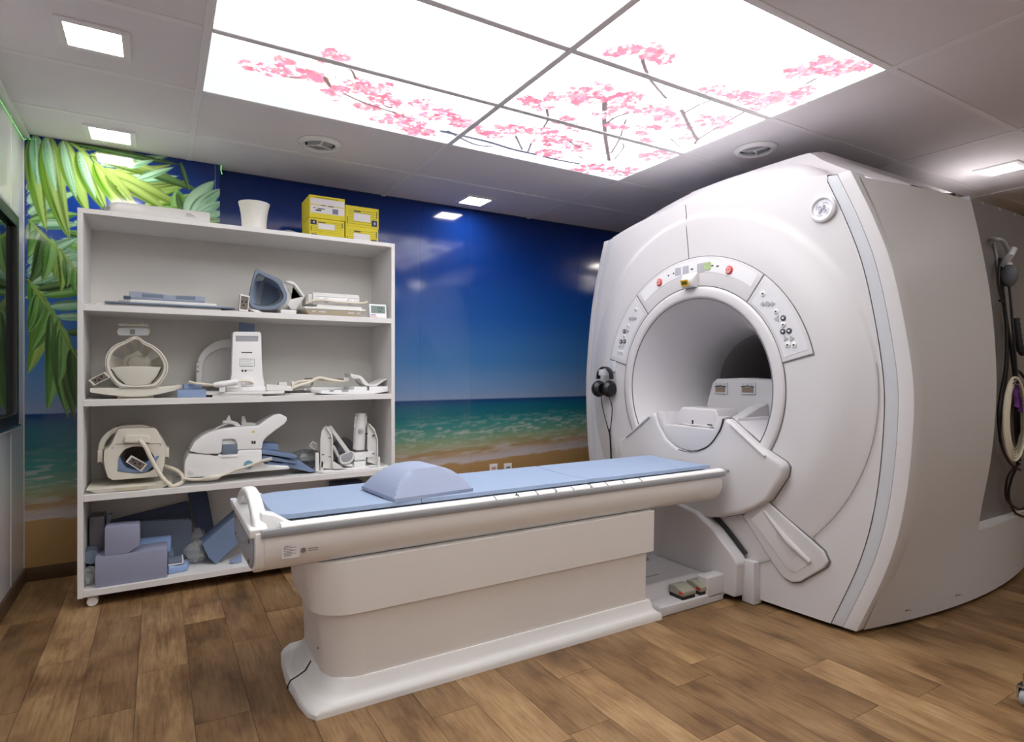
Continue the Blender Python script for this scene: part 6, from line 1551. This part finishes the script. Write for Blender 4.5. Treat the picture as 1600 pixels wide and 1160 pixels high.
for s in (-1, 1):
    part('cylinder_rib', MB().tube([cb_ + ax_ * .62 + Vector((s * .033, -.008, 0)), cb_ + ax_ * .92 + Vector((s * .031, -.008, 0))], .006, 8), RAILW, cyl)
c = Q(*D_(1204, 265), 3.47 - rr - .0006)
part('emblem_ring', MB().lathe([(.0155, .001), (.0155, -.0008), (.0135, -.0008), (.0135, .001)], (c.x, c.y, c.z), 'y', 24, cap=False), SEAM, cyl)
ml2 = lambda a, b: Vector((c.x + a * .00046, c.y - .0004, c.z + b * .00046))
part('emblem_script', MB().tube(crom([ml2(*p) for p in mono[0]], 4), .0008, 4).tube(crom([ml2(*p) for p in mono[1]], 4), .0008, 4).tube(crom([ml2(*p) for p in mono[2]], 4), .0008, 4), SEAM, cyl)
part('cylinder_neck', MB().tube([cb_ + Vector((0, 0, .005)), cb_ + Vector((0, 0, -.02)), cb_ + Vector((.0, 0, -.03))], [.016, .013, .02], 16), MIDGREY, t)
for y0_, y1_, xa_, xb_ in ((462, 498, 1145, 1325), (500, 526, 1145, 1255), (545, 590, 1145, 1250)):
    a, b = Q(*D_(xa_, y0_), 3.43), Q(*D_(xb_, y1_), 3.43)
    part('support_block', MB().box(a.x, b.x, 3.43, 3.53, max(b.z, zb), a.z), RAILW, t, bevel=.004)
a = Q(*D_(1200, 530), 3.46); part('support_column', MB().box(a.x - .03, a.x + .03, 3.45, 3.52, zb, a.z + .02), RAILW, t)
for xa_, xb_, y0_, y1_ in ((788, 820, 462, 575), (836, 862, 540, 598), (1364, 1386, 500, 560)):
    a, b = Q(*D_(xa_, y0_), 3.40), Q(*D_(xb_, y1_), 3.40)
    part('peg', MB().box(a.x, b.x, 3.40, 3.42, zb, a.z), COILW, t, bevel=.003)
for xa_, xb_, y in ((960, 1075, 612), (1285, 1390, 583)):
    a, b = Q(*D_(xa_, y), 3.37), Q(*D_(xb_, y), 3.37)
    part('strap_slot', MB().box(a.x, b.x, 3.366, 3.376, zb, zb + .0012), DARK, t, smooth=0)
crumple('film_scrap', (Q(*D_(1400, 500), 3.56).x, 3.58, Z3), .03, .03, .04, PLASTICBAG, 'clear plastic film tucked at the right end of the third shelf', 'plastic film', seed=41)

# ---------------- bottom shelf
Z4 = SH[4]
def eb(x, y, Y): return Q(*E_(x, y), Y)
g4 = 'blue foam on the bottom shelf'
a, b, tt = eb(205, 880, 3.345), eb(808, 780, 3.345), eb(205, 600, 3.345)
zt4 = tt.z
solo('foam_block', MB().box(a.x, b.x, 3.345, 3.49, Z4 + .0006, zt4), FOAML, 'large lavender-blue foam block at the front of the bottom shelf', 'foam block', g4, bevel=.004)
P = W(E_, [(285, 372), (300, 362), (565, 338), (578, 350), (580, 512), (545, 535), (480, 572), (285, 605)], 3.352)
P[-1].z = P[-2].z = min(P[-1].z, P[-2].z)
hb_ = solo('foam_block', setz(MB().prism(P, (0, .09, 0)), zt4 + .0006), FOAML, 'slope-cornered lavender-blue foam block resting on the large front block', 'foam block', g4, bevel=.004)
a, b = eb(582, 470, 3.50), eb(842, 440, 3.52)
r_ = .042
bol = []
for i in range(13):
    th_ = math.pi * i / 12
    bol.append((-r_ * math.cos(th_) * 1.05, r_ * 1.75 * math.sin(th_)))
bz = zt4 - .055
M = Matrix.Translation((a.x, 3.545, bz)) @ Matrix.Rotation(-.10, 4, 'Z')
solo('foam_bolster', MB().loft([[M @ Vector((x, y, z)) for y, z in bol] for x in (0, (b.x - a.x))]), mat('foam_sky', (140, 168, 214), .7, bump=.15), 'light blue half-round bolster lying behind the front foam blocks', 'bolster', g4, bevel=.002, smooth=40)
solo('foam_block', MB().box(a.x - .02, b.x + .01, 3.497, 3.60, Z4 + .0006, bz - .0006), FOAMG, 'grey-blue foam slab under the light blue bolster', 'foam block', g4, bevel=.003)
P = W(E_, [(335, 312), (990, 275), (1012, 292), (1015, 520), (870, 545), (335, 545)], 3.61)
solo('foam_block', setz(MB().prism(P, (0, .055, 0)), bz - .05) if False else MB().prism([Vector((p.x, p.y, max(p.z, Z4 + .0006))) for p in P[:3]] + [Vector((P[3].x, 3.61, Z4 + .0006)), Vector((P[5].x, 3.61, Z4 + .0006))], (0, .045, 0)), FOAMG, 'long grey-blue foam slab standing near the back of the bottom shelf', 'foam block', g4, bevel=.003)
P = W(E_, [(340, 285), (980, 128), (1015, 290)], 3.66)
solo('foam_wedge', MB().prism([Vector((P[0].x, 3.66, Z4 + .0006)), P[0], P[1], Vector((P[2].x, 3.66, P[2].z)), Vector((P[2].x, 3.66, Z4 + .0006))], (0, .022, 0)), FOAMN, 'dark navy foam wedge leaning on the back of the bottom shelf', 'foam wedge', g4, bevel=.002)
P = W(E_, [(978, 66), (1140, 62), (1202, 430), (1062, 425)], 3.655)
lo_ = [Vector((P[3].x + .02, 3.59, Z4 + .0006)), Vector((P[2].x + .02, 3.59, Z4 + .0006))]
zz_ = min(P[0].z, SH[3] - .034)
solo('foam_pad', MB().loft([[lo_[0], lo_[1], lo_[1] + Vector((0, .03, 0)), lo_[0] + Vector((0, .03, 0))], [Vector((P[0].x, 3.672, zz_)), Vector((P[1].x, 3.672, zz_)), Vector((P[1].x, 3.70, zz_)), Vector((P[0].x, 3.70, zz_))]]), FOAMN, 'dark navy foam pad leaning upright beside the dark wedge', 'foam pad', g4, bevel=.002)
a, b = eb(148, 560, 3.46), eb(280, 262, 3.46)
solo('wrapped_foam', MB().box(a.x, b.x, 3.50, 3.63, Z4 + .0006, b.z), mat('wrapped_brown', (112, 108, 116), .25, var=.12, scale=18), 'brownish grey plastic-wrapped block standing at the left end of the bottom shelf', 'package', bevel=.008)
sp = crom([eb(318, 372, 3.56), eb(314, 300, 3.56), eb(322, 250, 3.56), eb(340, 228, 3.56)], 6)
solo('foam_strip', MB().loft([[Vector((p.x - .006, 3.54, p.z)), Vector((p.x + .006, 3.54, p.z)), Vector((p.x + .006, 3.58, p.z)), Vector((p.x - .006, 3.58, p.z))] for p in [Vector((sp[0].x, 3.56, Z4 + .0006))] + sp]), FOAM2, 'thin curved blue foam strip standing behind the slope-cornered block', 'foam strip', g4, bevel=.002)
c = eb(165, 612, 3.42)
solo('foam_roll', MB().lathe([(.001, 0), (.032, .001), (.033, .006), (.033, .14), (.001, .14)], (c.x + .003, 3.42, c.z + .01), 'y', 24), FOAMG, 'small grey-blue foam roll, its round end facing out', 'foam roll', g4)
crumple('plastic_bag', (eb(160, 800, 3.42).x, 3.415, Z4), .038, .045, .045, PLASTICBAG, 'clear plastic bag beside the large front foam block', 'plastic bag', seed=51)
crumple('plastic_bag', (eb(1055, 600, 3.5).x, 3.52, Z4), .058, .055, .060, PLASTICBAG, 'clear plastic bag of bits in the middle of the bottom shelf', 'plastic bag', seed=61)
crumple('film_scrap', (eb(1065, 470, 3.58).x, 3.635, Z4), .045, .045, .085, PLASTICBAG, 'clear film bunched beneath the dark leaning pad', 'plastic film', seed=71)
a, b = eb(812, 640, 3.42), eb(998, 650, 3.42)
solo('wrapped_pad', MB().loft([[Vector((a.x, 3.38, Z4 + .0006)), Vector((b.x - .01, 3.40, Z4 + .0006)), Vector((b.x, 3.49, Z4 + .0006)), Vector((a.x, 3.49, Z4 + .0006))], [Vector((a.x, 3.39, Z4 + .040)), Vector((b.x - .012, 3.41, Z4 + .034)), Vector((b.x - .004, 3.485, Z4 + .034)), Vector((a.x, 3.485, Z4 + .040))]]), mat('wrapped_blue', (140, 164, 206), .25, var=.1, scale=25), 'blue pad in clear wrapping lying beside the large front block', 'foam pad', bevel=.01, seg=3)
a, b = eb(812, 600, 3.42), eb(945, 560, 3.42)
t = thing('slate_case', 'slate case with a white edge lying on the wrapped blue pad', 'case', ((a.x + b.x) / 2, 3.45, Z4 + .0405))
part('case_body', MB().box(a.x, b.x - .006, 3.40, 3.485, Z4 + .0405, Z4 + .062), SLATE, t, bevel=.004)
part('case_edge', MB().box(a.x, b.x - .003, 3.397, 3.401, Z4 + .0405, Z4 + .046).box(b.x - .008, b.x - .002, 3.397, 3.48, Z4 + .0405, Z4 + .066), RAILW, t)
# foam on the right of the bottom shelf, half hidden by the table
P = [eb(1100, 488, 3.44), eb(1400, 228, 3.44), eb(1560, 330, 3.44), eb(1215, 655, 3.44), eb(1150, 600, 3.44)]
solo('foam_wedge', setz(MB().prism(P, (0, .14, 0)), Z4 + .0006), FOAM2, 'big blue foam wedge propped on its corner behind the table end', 'foam wedge', g4, bevel=.004)
P = [eb(1330, 600, 3.40), eb(1425, 545, 3.40), eb(1428, 600, 3.40), eb(1370, 612, 3.40)]
solo('foam_piece', setz(MB().prism(P, (0, .035, 0)), Z4 + .0006), FOAM, 'small light blue foam offcut before the propped wedge', 'foam block', g4, bevel=.002)
a, b = Q(516, 752, 3.62), Q(562, 748, 3.62)
solo('foam_block', MB().box(a.x, b.x, 3.56, 3.66, Z4 + .0006, a.z - .005), FOAMN, 'navy foam block showing above the table at the right end of the bottom shelf', 'foam block', g4, bevel=.004)
# chrome caster of some equipment at the edge of the room
c = zat(1599, 1090, .03)
t = thing('chrome_foot', 'small chrome caster standing on the floor in front of the scanner', 'caster', (c.x + .012, c.y, 0))
part('wheel', MB().lathe([(.002, -.010), (.024, -.009), (.027, -.004), (.027, .004), (.024, .009), (.002, .010)], (c.x + .014, c.y, .0272), 'y', 20), MIDGREY, t)
part('fork', MB().box(c.x - .006, c.x + .034, c.y - .016, c.y - .011, .024, .062).box(c.x - .006, c.x + .034, c.y + .011, c.y + .016, .024, .062).box(c.x - .006, c.x + .034, c.y - .016, c.y + .016, .060, .066), CHROME, t)
part('stem', MB().lathe([(.006, .064), (.006, .10), (.0005, .10)], (c.x + .014, c.y, 0), 'z', 12), CHROME, t)
